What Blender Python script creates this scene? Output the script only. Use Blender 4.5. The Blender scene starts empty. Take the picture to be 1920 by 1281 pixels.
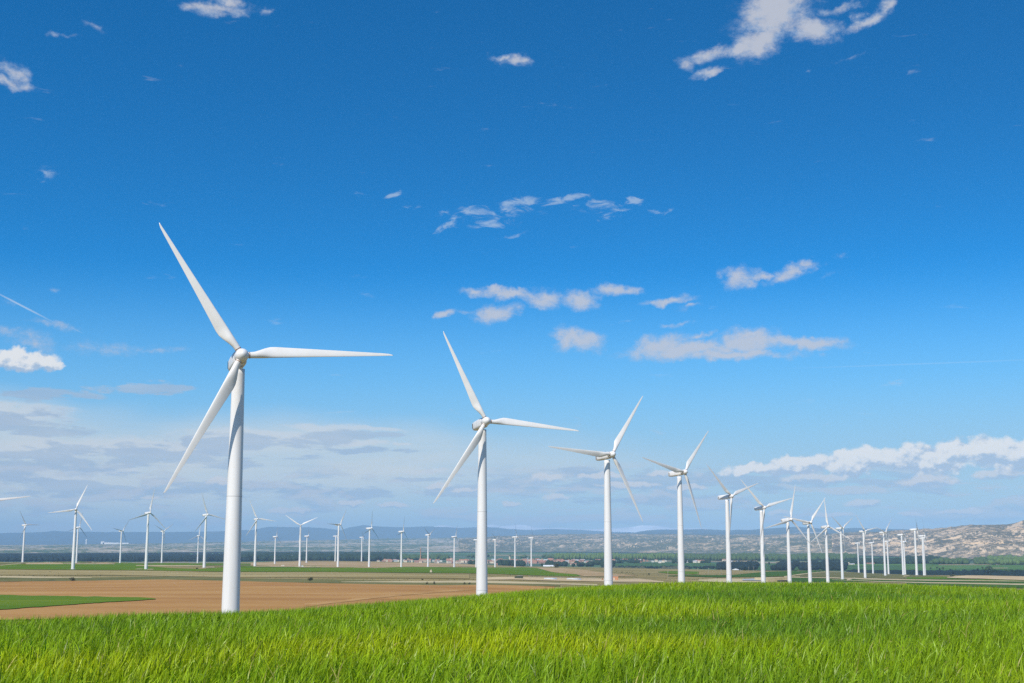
import bpy, bmesh, math, random
import numpy as np
from mathutils import Vector, Matrix

random.seed(7)
rng = np.random.default_rng(11)
S = bpy.context.scene
C = S.collection
R_ = math.radians

# ------------------------------------------------------------------ camera
F = 2400.0                       # focal length in pixels of the 1920 px wide photograph
HZ = 1022.0                      # row of the horizon
TH = math.atan((HZ - 640.5) / F)
ct, st = math.cos(TH), math.sin(TH)
cam_d = bpy.data.cameras.new("camera"); cam = bpy.data.objects.new("camera", cam_d); C.objects.link(cam)
cam_d.sensor_width = 36.0; cam_d.lens = 36.0 * F / 1920.0
cam_d.clip_start = 0.1; cam_d.clip_end = 200000.0
cam.location = (0, 0, 0); cam.rotation_euler = (math.pi / 2 + TH, 0, 0)
S.camera = cam


def ray(px, py):
    px = np.asarray(px, float); py = np.asarray(py, float)
    x = (px - 960) / F; y = -(py - 640.5) / F
    return np.stack([x, ct - y * st + 0 * x, st + y * ct + 0 * x], -1)


# ------------------------------------------------------------------ noise
_perm = rng.permutation(1 << 16).astype(np.int64)
_val = rng.random(1 << 16)


def vnoise(x, y, seed=0):
    xi = np.floor(x).astype(np.int64); yi = np.floor(y).astype(np.int64)
    fx = x - xi; fy = y - yi
    fx = fx * fx * fx * (fx * (fx * 6 - 15) + 10); fy = fy * fy * fy * (fy * (fy * 6 - 15) + 10)
    def h(a, b):
        return _val[_perm[(a + seed * 7919 + _perm[(b + seed * 104729) & 65535]) & 65535]]
    return (h(xi, yi) * (1 - fx) + h(xi + 1, yi) * fx) * (1 - fy) + (h(xi, yi + 1) * (1 - fx) + h(xi + 1, yi + 1) * fx) * fy


def fbm(x, y, oct=5, seed=0, gain=.5, ridged=False):
    a, s, t = 1.0, 0.0, 0.0
    for i in range(oct):
        n = vnoise(x, y, seed + i)
        if ridged: n = 1 - np.abs(2 * n - 1)
        s = s + a * n; t += a; a *= gain; x = x * 2.03 + 17.1; y = y * 2.03 - 9.7
    return s / t


# ------------------------------------------------------------------ materials
class NT:
    def __init__(self, nt): self.nt = nt; self.n = nt.nodes; self.l = nt.links
    def new(self, t, **k):
        o = self.n.new(t)
        for a, b in k.items(): setattr(o, a, b)
        return o
    def link(self, a, b): self.l.new(a, b)
    def math(self, op, a, b=None, c=None, clamp=False):
        o = self.n.new('ShaderNodeMath'); o.operation = op; o.use_clamp = clamp
        for i, v in enumerate((a, b, c)):
            if v is None: continue
            if isinstance(v, (int, float)): o.inputs[i].default_value = v
            else: self.l.new(v, o.inputs[i])
        return o.outputs[0]
    def noise(self, vec, scale, detail=4, rough=.5, dist=0.0, dims='3D'):
        o = self.n.new('ShaderNodeTexNoise'); o.noise_dimensions = dims
        if vec is not None: self.l.new(vec, o.inputs['Vector'])
        o.inputs['Scale'].default_value = scale; o.inputs['Detail'].default_value = detail
        o.inputs['Roughness'].default_value = rough; o.inputs['Distortion'].default_value = dist
        return o.outputs[0]
    def mapping(self, vec, loc=(0, 0, 0), rot=(0, 0, 0), scale=(1, 1, 1), typ='POINT'):
        o = self.n.new('ShaderNodeMapping'); o.vector_type = typ
        self.l.new(vec, o.inputs['Vector'])
        o.inputs['Location'].default_value = loc; o.inputs['Rotation'].default_value = rot; o.inputs['Scale'].default_value = scale
        return o.outputs[0]
    def smooth(self, v, a, b, to0=0.0, to1=1.0):
        o = self.n.new('ShaderNodeMapRange'); o.interpolation_type = 'SMOOTHSTEP'
        self.l.new(v, o.inputs['Value'])
        for k, x in (('From Min', a), ('From Max', b), ('To Min', to0), ('To Max', to1)): o.inputs[k].default_value = x
        return o.outputs[0]
    def mix(self, f, a, b):
        o = self.n.new('ShaderNodeMix'); o.data_type = 'RGBA'
        for s, v in ((o.inputs[0], f), (o.inputs[6], a), (o.inputs[7], b)):
            if isinstance(v, (int, float)): s.default_value = v
            elif isinstance(v, tuple): s.default_value = v if len(v) == 4 else (*v, 1)
            else: self.l.new(v, s)
        return o.outputs[2]
    def ramp(self, v, stops):
        o = self.n.new('ShaderNodeValToRGB'); self.l.new(v, o.inputs[0]); e = o.color_ramp.elements
        while len(e) < len(stops): e.new(.5)
        for q, (p, c) in zip(e, stops): q.position = p; q.color = (*c, 1)
        return o.outputs[0]


def new_mat(name):
    m = bpy.data.materials.new(name); m.use_nodes = True
    m.node_tree.nodes.clear(); t = NT(m.node_tree)
    out = t.new('ShaderNodeOutputMaterial'); b = t.new('ShaderNodeBsdfPrincipled')
    t.link(b.outputs[0], out.inputs[0])
    return m, t, b, out


def simple(name, col, rough=.6, var=.12, scale=2.0, spec=.3, obj=True, streak=False):
    """A paint / stone / metal: the colour broken up by dirt-like noise."""
    m, t, b, out = new_mat(name)
    tc = t.new('ShaderNodeTexCoord')
    vec = tc.outputs['Object' if obj else 'Generated']
    if streak: vec = t.mapping(vec, scale=(3.0, 3.0, .18))     # rain streaks run down the paint
    n = t.noise(vec, scale, 6, .6)
    dark = tuple(c * (1 - var * 1.6) for c in col); light = tuple(min(1, c * (1 + var)) for c in col)
    t.link(t.ramp(n, [(.3, dark), (.7, light)]), b.inputs['Base Color'])
    b.inputs['Roughness'].default_value = rough
    b.inputs['Specular IOR Level'].default_value = spec
    return m


def ground_mat(name, stops, rot=0.0, sx=.004, sy=.03, fine=.5, fine_amt=.35, patch=None, rough=.95, bump=0.0):
    """Soil, stubble or crop: streaks along the working direction, plus fine grain."""
    m, t, b, out = new_mat(name)
    geo = t.new('ShaderNodeNewGeometry'); pos = geo.outputs['Position']
    v = t.mapping(pos, rot=(0, 0, rot), scale=(sx, sy, .0))
    n1 = t.noise(v, 1.0, 6, .6, .4)
    n2 = t.noise(t.mapping(pos, rot=(0, 0, rot), scale=(fine * .35, fine, fine)), 1.0, 5, .7)
    n3 = t.noise(t.mapping(pos, scale=(.012, .012, 0)), 1.0, 3, .5)
    s = t.math('ADD', t.math('MULTIPLY', n1, 1 - fine_amt), t.math('MULTIPLY', n2, fine_amt))
    s = t.math('ADD', t.math('MULTIPLY', s, .8), t.math('MULTIPLY', n3, .2))
    s = t.math('ADD', t.math('MULTIPLY', t.math('SUBTRACT', s, .5), 1.9), .52)
    col = t.ramp(s, [(p, (c[0], c[1], c[2] * .80)) for p, c in stops])
    if patch:
        (pc, thr, psx, psy) = patch
        pn = t.noise(t.mapping(pos, rot=(0, 0, rot), scale=(psx, psy, 0), loc=(3.3, 1.7, 0)), 1.0, 4, .6)
        col = t.mix(t.smooth(pn, thr, thr + .12), col, pc)
    t.link(col, b.inputs['Base Color'])
    b.inputs['Roughness'].default_value = rough; b.inputs['Specular IOR Level'].default_value = .1
    if bump:
        bp = t.new('ShaderNodeBump'); bp.inputs['Strength'].default_value = bump; bp.inputs['Distance'].default_value = 1.0
        t.link(n2, bp.inputs['Height']); t.link(bp.outputs[0], b.inputs['Normal'])
    return m


# ------------------------------------------------------------------ objects
def tag(o, label=None, cat=None, group=None, kind=None):
    if label: o['label'] = label
    if cat: o['category'] = cat
    if group: o['group'] = group
    if kind: o['kind'] = kind
    return o


def mesh_np(name, V, Q, mat=None, smooth=False, parent=None, col=None):
    """One mesh object from numpy vertices and quads (or triangles)."""
    V = np.ascontiguousarray(V, np.float32); Q = np.ascontiguousarray(Q, np.int32)
    me = bpy.data.meshes.new(name); k = Q.shape[1]; n = len(Q)
    me.vertices.add(len(V)); me.vertices.foreach_set('co', V.ravel())
    me.loops.add(n * k); me.loops.foreach_set('vertex_index', Q.ravel())
    me.polygons.add(n); me.polygons.foreach_set('loop_start', np.arange(n, dtype=np.int32) * k)
    if smooth: me.polygons.foreach_set('use_smooth', np.ones(n, bool))
    me.update(calc_edges=True); me.validate(verbose=False)
    if col is not None:
        a = me.color_attributes.new('tint', 'FLOAT_COLOR', 'POINT')
        a.data.foreach_set('color', np.ascontiguousarray(col, np.float32).ravel())
    for m in (mat if isinstance(mat, (list, tuple)) else [mat]):
        if m: me.materials.append(m)
    o = bpy.data.objects.new(name, me); C.objects.link(o)
    if parent: o.parent = parent
    return o


def grid_quads(nu, nv):
    i = np.arange((nu - 1) * (nv - 1)); a = i // (nv - 1); b = i % (nv - 1)
    v = a * nv + b
    return np.stack([v, v + nv, v + nv + 1, v + 1], -1)


def obj_bm(name, bm, mat, parent=None, smooth=False):
    bmesh.ops.recalc_face_normals(bm, faces=bm.faces)
    me = bpy.data.meshes.new(name); bm.to_mesh(me); bm.free()
    for m in (mat if isinstance(mat, (list, tuple)) else [mat]): me.materials.append(m)
    if smooth:
        for p in me.polygons: p.use_smooth = True
    o = bpy.data.objects.new(name, me); C.objects.link(o)
    if parent: o.parent = parent
    return o


def loft(rings, caps=True):
    bm = bmesh.new(); rows = [[bm.verts.new(p) for p in r] for r in rings]; n = len(rows[0])
    for a, b in zip(rows, rows[1:]):
        for i in range(n): bm.faces.new((a[i], a[(i + 1) % n], b[(i + 1) % n], b[i]))
    if caps: bm.faces.new(list(reversed(rows[0]))); bm.faces.new(rows[-1])
    return bm


def ring(r, z, n=24, cx=0, cy=0):
    return [(cx + r * math.cos(2 * math.pi * i / n), cy + r * math.sin(2 * math.pi * i / n), z) for i in range(n)]


def add_box(bm, c, s, rz=0.0):
    M = Matrix.Translation(c) @ Matrix.Rotation(rz, 4, 'Z') @ Matrix.Diagonal((s[0], s[1], s[2], 1))
    bmesh.ops.create_cube(bm, size=1.0, matrix=M)
    return bm


def box(c, s, rz=0.0): return add_box(bmesh.new(), c, s, rz)


def empty(name, loc, rz=0.0):
    o = bpy.data.objects.new(name, None); C.objects.link(o); o.location = loc; o.rotation_euler = (0, 0, rz)
    o.empty_display_size = 1.0
    return o


def copy_tree(o, parent=None):
    c = o.copy(); C.objects.link(c); c.parent = parent
    for ch in list(o.children): copy_tree(ch, c)
    return c


# ------------------------------------------------------------------ turbines: hub x, y, z (metres from the eye), yaw, rotor phase
TB = {'A': (-40.5, 189.9, 28.1, 20.1, 3.0), 'B': (-6.0, 298.7, 28.6, 19.1, 116.0), 'C': (31.4, 401.4, 28.04, 29.5, 56.0), 'D': (68.4, 508.7, 28.57, 38.3, 48.0), 'E': (110.3, 647.3, 24.24, 40.3, 18.0), 'F': (149.4, 763.5, 21.88, 29.0, 15.0), 'G': (178.3, 825.8, 16.13, 31.8, 74.0), 'H': (212.0, 917.3, 15.85, 25.0, 50.0), 'I': (254.8, 1042.1, 14.69, 24.3, 94.0), 'J': (338.7, 1323.1, 17.08, 43.6, 28.0), 'K': (393.8, 1441.3, 15.31, 38.7, 10.0), 'L': (619.0, 2309.4, 3.38, 67.0, 100.0), 'M': (612.6, 2195.1, 3.57, 70.4, 62.0), 'N': (448.0, 1551.6, 15.09, 43.9, 44.0), 'O': (603.5, 2073.5, 5.9, 63.8, 70.0), 'P': (511.9, 1691.0, 13.42, 71.2, 40.0), 'Q': (630.4, 2074.8, 5.4, 63.1, 68.0), 'R': (465.7, 1486.2, 17.79, 70.6, 22.0), 'S': (544.9, 1709.7, 11.96, 70.3, 100.0), 'T': (580.1, 1816.9, 9.61, 66.0, 30.0),
 'a': (-333.0, 827.2, 27.71, 32.0, 9.0), 'b': (-683.7, 1819.8, 27.95, 60.6, 0.0), 'c': (-382.0, 1130.6, 30.92, 18.7, 68.0), 'd': (-639.0, 1911.9, 25.85, 64.5, 74.0), 'e': (-628.7, 2091.2, 22.56, 64.7, 50.0), 'f': (-334.9, 1194.6, 29.54, 45.7, 78.0), 'g': (-576.3, 2143.8, 22.69, 55.0, 32.0), 'h': (-301.5, 1279.9, 29.76, 47.3, 108.0), 'i': (-584.4, 2419.1, 17.42, 39.6, 82.0), 'j': (-283.6, 1439.2, 28.69, 35.1, 114.0), 'k': (-438.9, 2416.4, 15.63, 68.3, 78.0), 'l': (-266.7, 1631.4, 24.39, 9.3, 26.0), 'm': (-400.9, 2551.0, 17.54, 82.9, 74.0), 'n': (-209.4, 1578.8, 24.76, 53.6, 58.0), 'o': (-361.8, 2679.1, 18.31, 91.7, 114.0), 'p': (-186.1, 1715.0, 22.14, 64.2, 80.0), 'q': (-322.5, 2808.8, 16.68, 86.6, 10.0), 'r': (-159.6, 1902.4, 19.82, 64.8, 76.0), 's': (-135.0, 2127.0, 16.62, 65.6, 28.0), 't': (-95.5, 2204.8, 14.08, 64.5, 68.0), 'u': (-64.1, 2426.5, 9.77, 79.5, 74.0), 'v': (-28.9, 2428.5, 10.27, 66.7, 30.0), 'w': (8.1, 2254.8, 14.03, 73.8, 96.0), 'x': (38.1, 2367.6, 13.19, 77.1, 106.0)}
HUB_H, OVER, TILT = 51.7, 3.0, R_(4.0)
BASE = {}
for k, (x, y, z, psi, ph) in TB.items():
    a = (math.sin(R_(psi)) * math.cos(TILT), -math.cos(R_(psi)) * math.cos(TILT), math.sin(TILT))
    BASE[k] = (x - a[0] * OVER, y - a[1] * OVER, z - a[2] * OVER - HUB_H)

# ------------------------------------------------------------------ terrain height
EDGE_PX = np.array([-900, -300, 0, 60, 120, 200, 300, 440, 520, 560, 700, 800, 900, 960, 1020, 1100, 1250, 1400, 1430, 1540, 1600, 1660, 1740, 1800, 1920, 2300, 2900.])
EDGE_Y = np.array([1053, 1053, 1053, 1053, 1051, 1052, 1055, 1056, 1052, 1051, 1052.5, 1055, 1058.5, 1061, 1063.5, 1065, 1069, 1071, 1069.5, 1068.5, 1071, 1075, 1079, 1080, 1081, 1083, 1083.])
EDGE_D = np.interp(EDGE_PX, [-900, 0, 700, 1000, 1250, 1540, 1660, 1740, 1800, 1920, 2900], [2950, 2950, 2950, 2700, 2500, 2500, 2420, 2350, 2200, 2050, 2000])
VALLEY = -62.0
pts, vals = [], []
for k, b in BASE.items():
    pts.append(b[:2]); vals.append(b[2])
for px, y, d in zip(EDGE_PX, EDGE_Y, EDGE_D):
    az = math.atan((px - 960) / (F * 1.013)); pts.append((d * math.sin(az), d * math.cos(az))); vals.append(-(y - HZ) / F * d * .985)
for p, v in (((0, 60), -22.5), ((-300, 350), -21.6), ((0, 500), -22.5), ((-120, 700), -22.5), ((-700, 700), -21.5), ((-900, 1400), -22), ((60, 900), -24.5), ((150, 1300), -30),
             ((0, 1500), -29), ((700, 600), -33), ((900, 1200), -38), ((250, 300), -26), ((0, -400), -22), ((-1500, 1800), -26), ((1600, 1600), -45), ((-1200, 200), -22), ((1200, 200), -32)):
    pts.append(p); vals.append(v)
pts = np.array(pts) / 1000.0; vals = np.array(vals)


def _phi(r2): return np.where(r2 > 1e-12, r2 * np.log(r2 + 1e-12), 0.0)


n_ = len(pts)
K = _phi(((pts[:, None] - pts[None]) ** 2).sum(-1)) + np.eye(n_) * 2e-3
P_ = np.c_[np.ones(n_), pts]
sol = np.linalg.solve(np.block([[K, P_], [P_.T, np.zeros((3, 3))]]), np.r_[vals, 0, 0, 0])


def plain(x, y):
    q = np.stack([x, y], -1) / 1000.0; sh = q.shape[:-1]; q = q.reshape(-1, 2); out = np.empty(len(q))
    for i in range(0, len(q), 20000):
        b = q[i:i + 20000]
        out[i:i + 20000] = _phi(((b[:, None] - pts[None]) ** 2).sum(-1)) @ sol[:n_] + sol[n_] + b @ sol[n_ + 1:]
    return out.reshape(sh)


CR_PX = np.array([-400, 0, 240, 440, 560, 680, 800, 920, 1000, 1120, 1280, 1400, 1580, 1750, 1920, 2300.])
CR_Y = np.array([1160, 1155, 1147, 1146, 1141, 1132, 1123, 1113, 1106, 1098, 1092, 1092, 1091, 1095, 1100, 1108.])
CR_D = np.array([26, 28, 30, 31, 33, 36, 40, 45, 48, 54, 60, 60, 58, 54, 50, 46.])
GRASS = .355


def hill(x, y):
    d = np.hypot(x, y); az = np.arctan2(x, np.maximum(y, 1e-3)); px = 960 + np.tan(np.clip(az, -.7, .7)) * F * 1.013
    s = (np.interp(px, CR_PX, CR_Y) - HZ) / F; dc = np.interp(px, CR_PX, CR_D)
    z = -s * d - 1.2 * (1 - d / dc) ** 2 - GRASS
    z = z + .10 * (fbm(x * .13 + 40, y * .13 + 40, 3, 3) - .5) * np.clip(d / 12, 0, 1)
    return np.where(y < 0, -1.6 - .05 * d, z)


def edge_d(x, y):
    az = np.arctan2(x, np.maximum(y, 1e-3)); px = 960 + np.tan(np.clip(az, -.75, .75)) * F * 1.013
    return np.interp(px, EDGE_PX, EDGE_D)


def smax(a, b, k=1.2):
    m = np.maximum(a, b); return m + k * np.log1p(np.exp(-np.abs(a - b) / k)) * .5


def ground_z(x, y):
    x = np.asarray(x, float); y = np.asarray(y, float)
    d = np.hypot(x, y)
    p = plain(x, y) if True else 0
    p = np.where(y < 20, -22.5, p)
    h = hill(x, y)
    z = np.where(d < 420, smax(h, p), p)
    z = np.where(d < 25, h, z)
    e = edge_d(x, y); t = np.clip((d - e) / 420.0, 0, 1); t = t * t * (3 - 2 * t)
    return z * (1 - t) + (VALLEY - 3) * t


FAN = R_(33)
AZ = np.r_[np.linspace(-math.pi, -FAN, 40)[:-1], np.linspace(-FAN, FAN, 500), np.linspace(FAN, math.pi, 40)[1:]]
DR = np.r_[np.geomspace(.6, 110, 90), np.linspace(115, 600, 80)[0:], np.linspace(618, 3500, 170)]
_A, _D = np.meshgrid(AZ, DR, indexing='ij')
GZ = ground_z(_D * np.sin(_A), np.where(np.abs(_A) > R_(60), np.abs(_D * np.cos(_A)) * -1, _D * np.cos(_A)))
GZ = np.where(np.abs(_A) > R_(45), np.interp(np.abs(_A), [R_(45), R_(80)], [1, 0]) * GZ + np.interp(np.abs(_A), [R_(45), R_(80)], [0, 1]) * np.where(_D < 60, -1.6 - .03 * _D, -3.4 - (_D - 60) * .02), GZ)


def _cols(az):
    f = np.interp(az, AZ, np.arange(len(AZ))); i = np.clip(f.astype(int), 0, len(AZ) - 2)
    return i, (f - i)


def gz(x, y):
    """Height of the built ground mesh under (x, y)."""
    x = np.asarray(x, float); y = np.asarray(y, float)
    i, f = _cols(np.arctan2(x, y)); d = np.hypot(x, y)
    g = np.interp(d, DR, np.arange(len(DR))); j = np.clip(g.astype(int), 0, len(DR) - 2); g = g - j
    return (GZ[i, j] * (1 - f) + GZ[i + 1, j] * f) * (1 - g) + (GZ[i, j + 1] * (1 - f) + GZ[i + 1, j + 1] * f) * g


def hit(px, py):
    """Points of the ground seen through pixels of the photograph."""
    px, py = np.broadcast_arrays(np.asarray(px, float), np.asarray(py, float)); sh = px.shape
    r = ray(px, py).reshape(-1, 3); hd = np.hypot(r[:, 0], r[:, 1]); az = np.arctan2(r[:, 0], r[:, 1]); sl = r[:, 2] / hd
    out = np.empty((len(r), 3)); j0 = np.searchsorted(DR, 95)
    for a in range(0, len(r), 4000):
        b = slice(a, a + 4000); i, f = _cols(az[b])
        prof = GZ[i] * (1 - f[:, None]) + GZ[i + 1] * f[:, None]
        gap = prof - sl[b][:, None] * DR[None]
        over = gap[:, j0:] > 0
        k = np.where(over.any(1), over.argmax(1), len(DR) - j0 - 1) + j0; k = np.maximum(k, 1)
        n = np.arange(len(k)); g0 = gap[n, k - 1]; g1 = gap[n, k]
        w = np.clip(g0 / np.where(np.abs(g0 - g1) < 1e-9, 1e-9, g0 - g1), 0, 1)
        d = DR[k - 1] * (1 - w) + DR[k] * w
        out[b] = np.stack([d * np.sin(az[b]), d * np.cos(az[b]), prof[n, k - 1] * (1 - w) + prof[n, k] * w], -1)
    return out.reshape(sh + (3,))


def vhit(px, py, z=VALLEY):
    r = ray(px, py); return r * (z / r[..., 2:3])


# ------------------------------------------------------------------ ground sheet
scrub = ground_mat('dry_scrub', [(.30, (.17, .14, .055)), (.46, (.25, .195, .09)), (.58, (.33, .255, .13)), (.72, (.42, .33, .19))],
                   rot=.05, sx=.006, sy=.03, fine=.35, fine_amt=.45, patch=((.115, .125, .04), .56, .003, .012))
V = np.stack([_D * np.sin(_A), _D * np.cos(_A), GZ], -1).reshape(-1, 3)
ground = mesh_np('ground', V, grid_quads(len(AZ), len(DR)), scrub, smooth=True)
tag(ground, kind='structure')

# the soil under the near crop
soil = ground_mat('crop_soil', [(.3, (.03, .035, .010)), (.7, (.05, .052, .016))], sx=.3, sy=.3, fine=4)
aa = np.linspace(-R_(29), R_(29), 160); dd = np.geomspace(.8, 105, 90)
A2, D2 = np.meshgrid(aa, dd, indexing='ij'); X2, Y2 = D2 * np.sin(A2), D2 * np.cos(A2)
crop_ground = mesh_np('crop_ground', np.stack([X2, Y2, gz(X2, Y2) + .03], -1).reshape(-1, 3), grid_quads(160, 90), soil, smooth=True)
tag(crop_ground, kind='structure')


# ------------------------------------------------------------------ near wheat: every leaf is real geometry, one mass
def wheat():
    sets = []
    def scatter(d0, d1, dens, az0, az1):
        area = .5 * (d1 * d1 - d0 * d0) * (az1 - az0); n = int(area * dens)
        d = np.sqrt(rng.random(n) * (d1 * d1 - d0 * d0) + d0 * d0); a = az0 + rng.random(n) * (az1 - az0)
        return d * np.sin(a), d * np.cos(a)
    H = R_(24.5)
    for d0, d1, dens, wk, seg in ((6.5, 13, 560, 1.12, 6), (13, 20, 440, 1.2, 5), (20, 30, 300, 1.45, 4), (30, 44, 210, 1.65, 3), (44, 68, 110, 2.3, 3)):
        az0 = -H if d1 <= 44 else -R_(6)
        x, y = scatter(d0, d1, dens, az0, H); sets.append((x, y, wk, seg))
    VV, QQ, CC = [], [], []; base = 0
    for x, y, wk, seg in sets:
        n = len(x); d = np.hypot(x, y)
        # patches of a taller, darker and of a shorter, yellower crop
        p = fbm(x * .10 + 5, y * .16 + 5, 4, 21); q = fbm(x * .5 + 9, y * .5, 3, 31)
        L = (.28 + .20 * rng.random(n)) * (.86 + .28 * p) * (.9 + .2 * q)
        W = (.0052 + .0042 * rng.random(n)) * wk
        # the wind leans the crop to the east
        th = rng.normal(.35, 1.25, n); lean = np.abs(rng.normal(.15, .13, n)); curl = rng.gamma(1.7, .40, n)
        dirx, diry = np.cos(th), np.sin(th)
        tw = rng.random(n) * 3.14
        z0 = gz(x, y) + .02
        t = np.linspace(0, 1, seg + 1)
        ang = lean[:, None] + curl[:, None] * t[None] ** 2.0
        ang = np.minimum(ang, 2.3)
        dl = L[:, None] / seg
        hx = np.cumsum(np.sin(ang) * dl, 1) - np.sin(ang[:, :1]) * dl; hz = np.cumsum(np.cos(ang) * dl, 1) - np.cos(ang[:, :1]) * dl
        w = W[:, None] * np.minimum(1.0, .55 + 1.6 * t[None]) * np.maximum(1 - t[None] ** 2.4, .02)
        ta = tw[:, None] + t[None] * (rng.random(n)[:, None] - .5) * 2.0
        bx = -diry[:, None] * np.cos(ta) + dirx[:, None] * np.sin(ta) * np.cos(ang)
        by = dirx[:, None] * np.cos(ta) + diry[:, None] * np.sin(ta) * np.cos(ang)
        bz = -np.sin(ta) * np.sin(ang)
        cx = x[:, None] + dirx[:, None] * hx; cy = y[:, None] + diry[:, None] * hx; cz = z0[:, None] + hz
        P = np.stack([np.stack([cx - bx * w, cy - by * w, cz - bz * w], -1), np.stack([cx + bx * w, cy + by * w, cz + bz * w], -1)], 2)  # n,seg+1,2,3
        # colour of the leaf itself: patchy vigour of the crop, single yellowed leaves, paler tips
        blob = 0
        for (bx_, by_, ra, rb) in ((-1.2, 14.5, 4.6, 3.2), (.8, 12.0, 2.0, 2.2), (14.5, 38, 5, 7), (2.5, 22, 4, 3)):
            blob = np.maximum(blob, np.clip(1.25 - np.hypot((x - bx_) / ra, (y - by_) / rb), 0, 1))
        yel = np.clip((fbm(x * .20 + 70, y * .26 + 70, 4, 41) - .52) * 3.0 + blob * .9 - .28, 0, 1) * .85 + rng.random(n) * .2; yel = np.minimum(yel, 1)
        old = (rng.random(n) < .018)
        g = np.array([.190, .300, .007]); yy = np.array([.34, .39, .004]); dk = np.array([.065, .165, .016])
        c = g[None] * (1 - yel[:, None]) + yy[None] * yel[:, None]
        dblob = 0
        for (bx_, by_, ra, rb) in ((3.4, 10.5, 4.6, 3.0), (8.0, 19, 4.5, 5), (-7.5, 27, 6, 5), (6, 31, 5, 4)):
            dblob = np.maximum(dblob, np.clip(1.3 - np.hypot((x - bx_) / ra, (y - by_) / rb), 0, 1))
        kk = np.clip((.52 - p) * 2.6 + dblob * .80, 0, .95)[:, None] * (.35 + .65 * rng.random((n, 1))); c = c * (1 - kk) + dk * kk
        c = c * (.50 + .85 * rng.random((n, 1)))
        c[old] = np.array([.38, .32, .09]) * (.7 + .5 * rng.random((old.sum(), 1)))
        cc = c[:, None, :] * (1 + .35 * t[None, :, None] ** 2)
        cc = np.repeat(cc[:, :, None, :], 2, 2)
        k = (seg + 1) * 2
        VV.append(P.reshape(-1, 3)); CC.append(np.concatenate([cc.reshape(-1, 3), np.ones((n * k, 1))], 1))
        s = np.arange(seg)[None, :] * 2 + (base + np.arange(n) * k)[:, None]
        QQ.append(np.stack([s, s + 1, s + 3, s + 2], -1).reshape(-1, 4)); base += n * k
    m, t, b, out = new_mat('wheat_leaf')
    at = t.new('ShaderNodeAttribute'); at.attribute_name = 'tint'
    t.link(at.outputs['Color'], b.inputs['Base Color']); b.inputs['Roughness'].default_value = .36
    b.inputs['Specular IOR Level'].default_value = .20
    tr = t.new('ShaderNodeBsdfTranslucent'); mx = t.new('ShaderNodeMixShader'); mx.inputs[0].default_value = .26
    hs = t.new('ShaderNodeHueSaturation'); hs.inputs['Value'].default_value = 1.5; t.link(at.outputs['Color'], hs.inputs['Color']); t.link(hs.outputs[0], tr.inputs[0])
    t.link(b.outputs[0], mx.inputs[1]); t.link(tr.outputs[0], mx.inputs[2]); t.link(mx.outputs[0], out.inputs[0])
    o = mesh_np('wheat_grass', np.concatenate(VV), np.concatenate(QQ), m, col=np.concatenate(CC))
    tag(o, 'dense knee-high green wheat covering the near hilltop', 'wheat', kind='stuff')
    print('wheat faces', sum(len(q) for q in QQ))


wheat()

# ------------------------------------------------------------------ fields and tracks draped on the plain
M_brown = ground_mat('ploughed_soil', [(.20, (.31, .155, .06)), (.42, (.39, .195, .075)), (.60, (.46, .25, .10)), (.85, (.54, .335, .165))], rot=.04, sx=.0035, sy=.022, fine=.45, fine_amt=.28)
M_tan = ground_mat('bare_tan_soil', [(.3, (.33, .22, .13)), (.55, (.43, .30, .185)), (.75, (.52, .38, .25))], rot=.03, sx=.003, sy=.015, fine=.2, fine_amt=.25)
M_green = ground_mat('green_crop', [(.3, (.075, .145, .008)), (.5, (.10, .175, .008)), (.72, (.15, .21, .010))], rot=.06, sx=.004, sy=.02, fine=.4, fine_amt=.3,
                     patch=((.25, .27, .025), .60, .006, .02))
M_olive = ground_mat('olive_scrub', [(.3, (.10, .10, .04)), (.5, (.15, .145, .06)), (.75, (.22, .195, .09))], sx=.01, sy=.03, fine=.5, fine_amt=.5)
M_track = ground_mat('pale_dirt', [(.3, (.40, .31, .20)), (.55, (.52, .42, .29)), (.75, (.62, .52, .38))], sx=.02, sy=.05, fine=.6, fine_amt=.4)
M_straw = ground_mat('straw_stubble', [(.3, (.26, .20, .095)), (.5, (.34, .265, .135)), (.75, (.44, .35, .20))], rot=.02, sx=.004, sy=.02, fine=.35, fine_amt=.45)
M_sand = ground_mat('pink_sand', [(.3, (.46, .33, .22)), (.55, (.58, .44, .31)), (.75, (.68, .55, .42))], sx=.02, sy=.03, fine=.15, fine_amt=.6, bump=.4)
M_dgreen = ground_mat('dark_green_crop', [(.3, (.035, .085, .010)), (.5, (.05, .11, .012)), (.75, (.075, .14, .014))], rot=.06, sx=.004, sy=.02, fine=.4, fine_amt=.3)

SHEETS = []
_lvl = [0]


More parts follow.
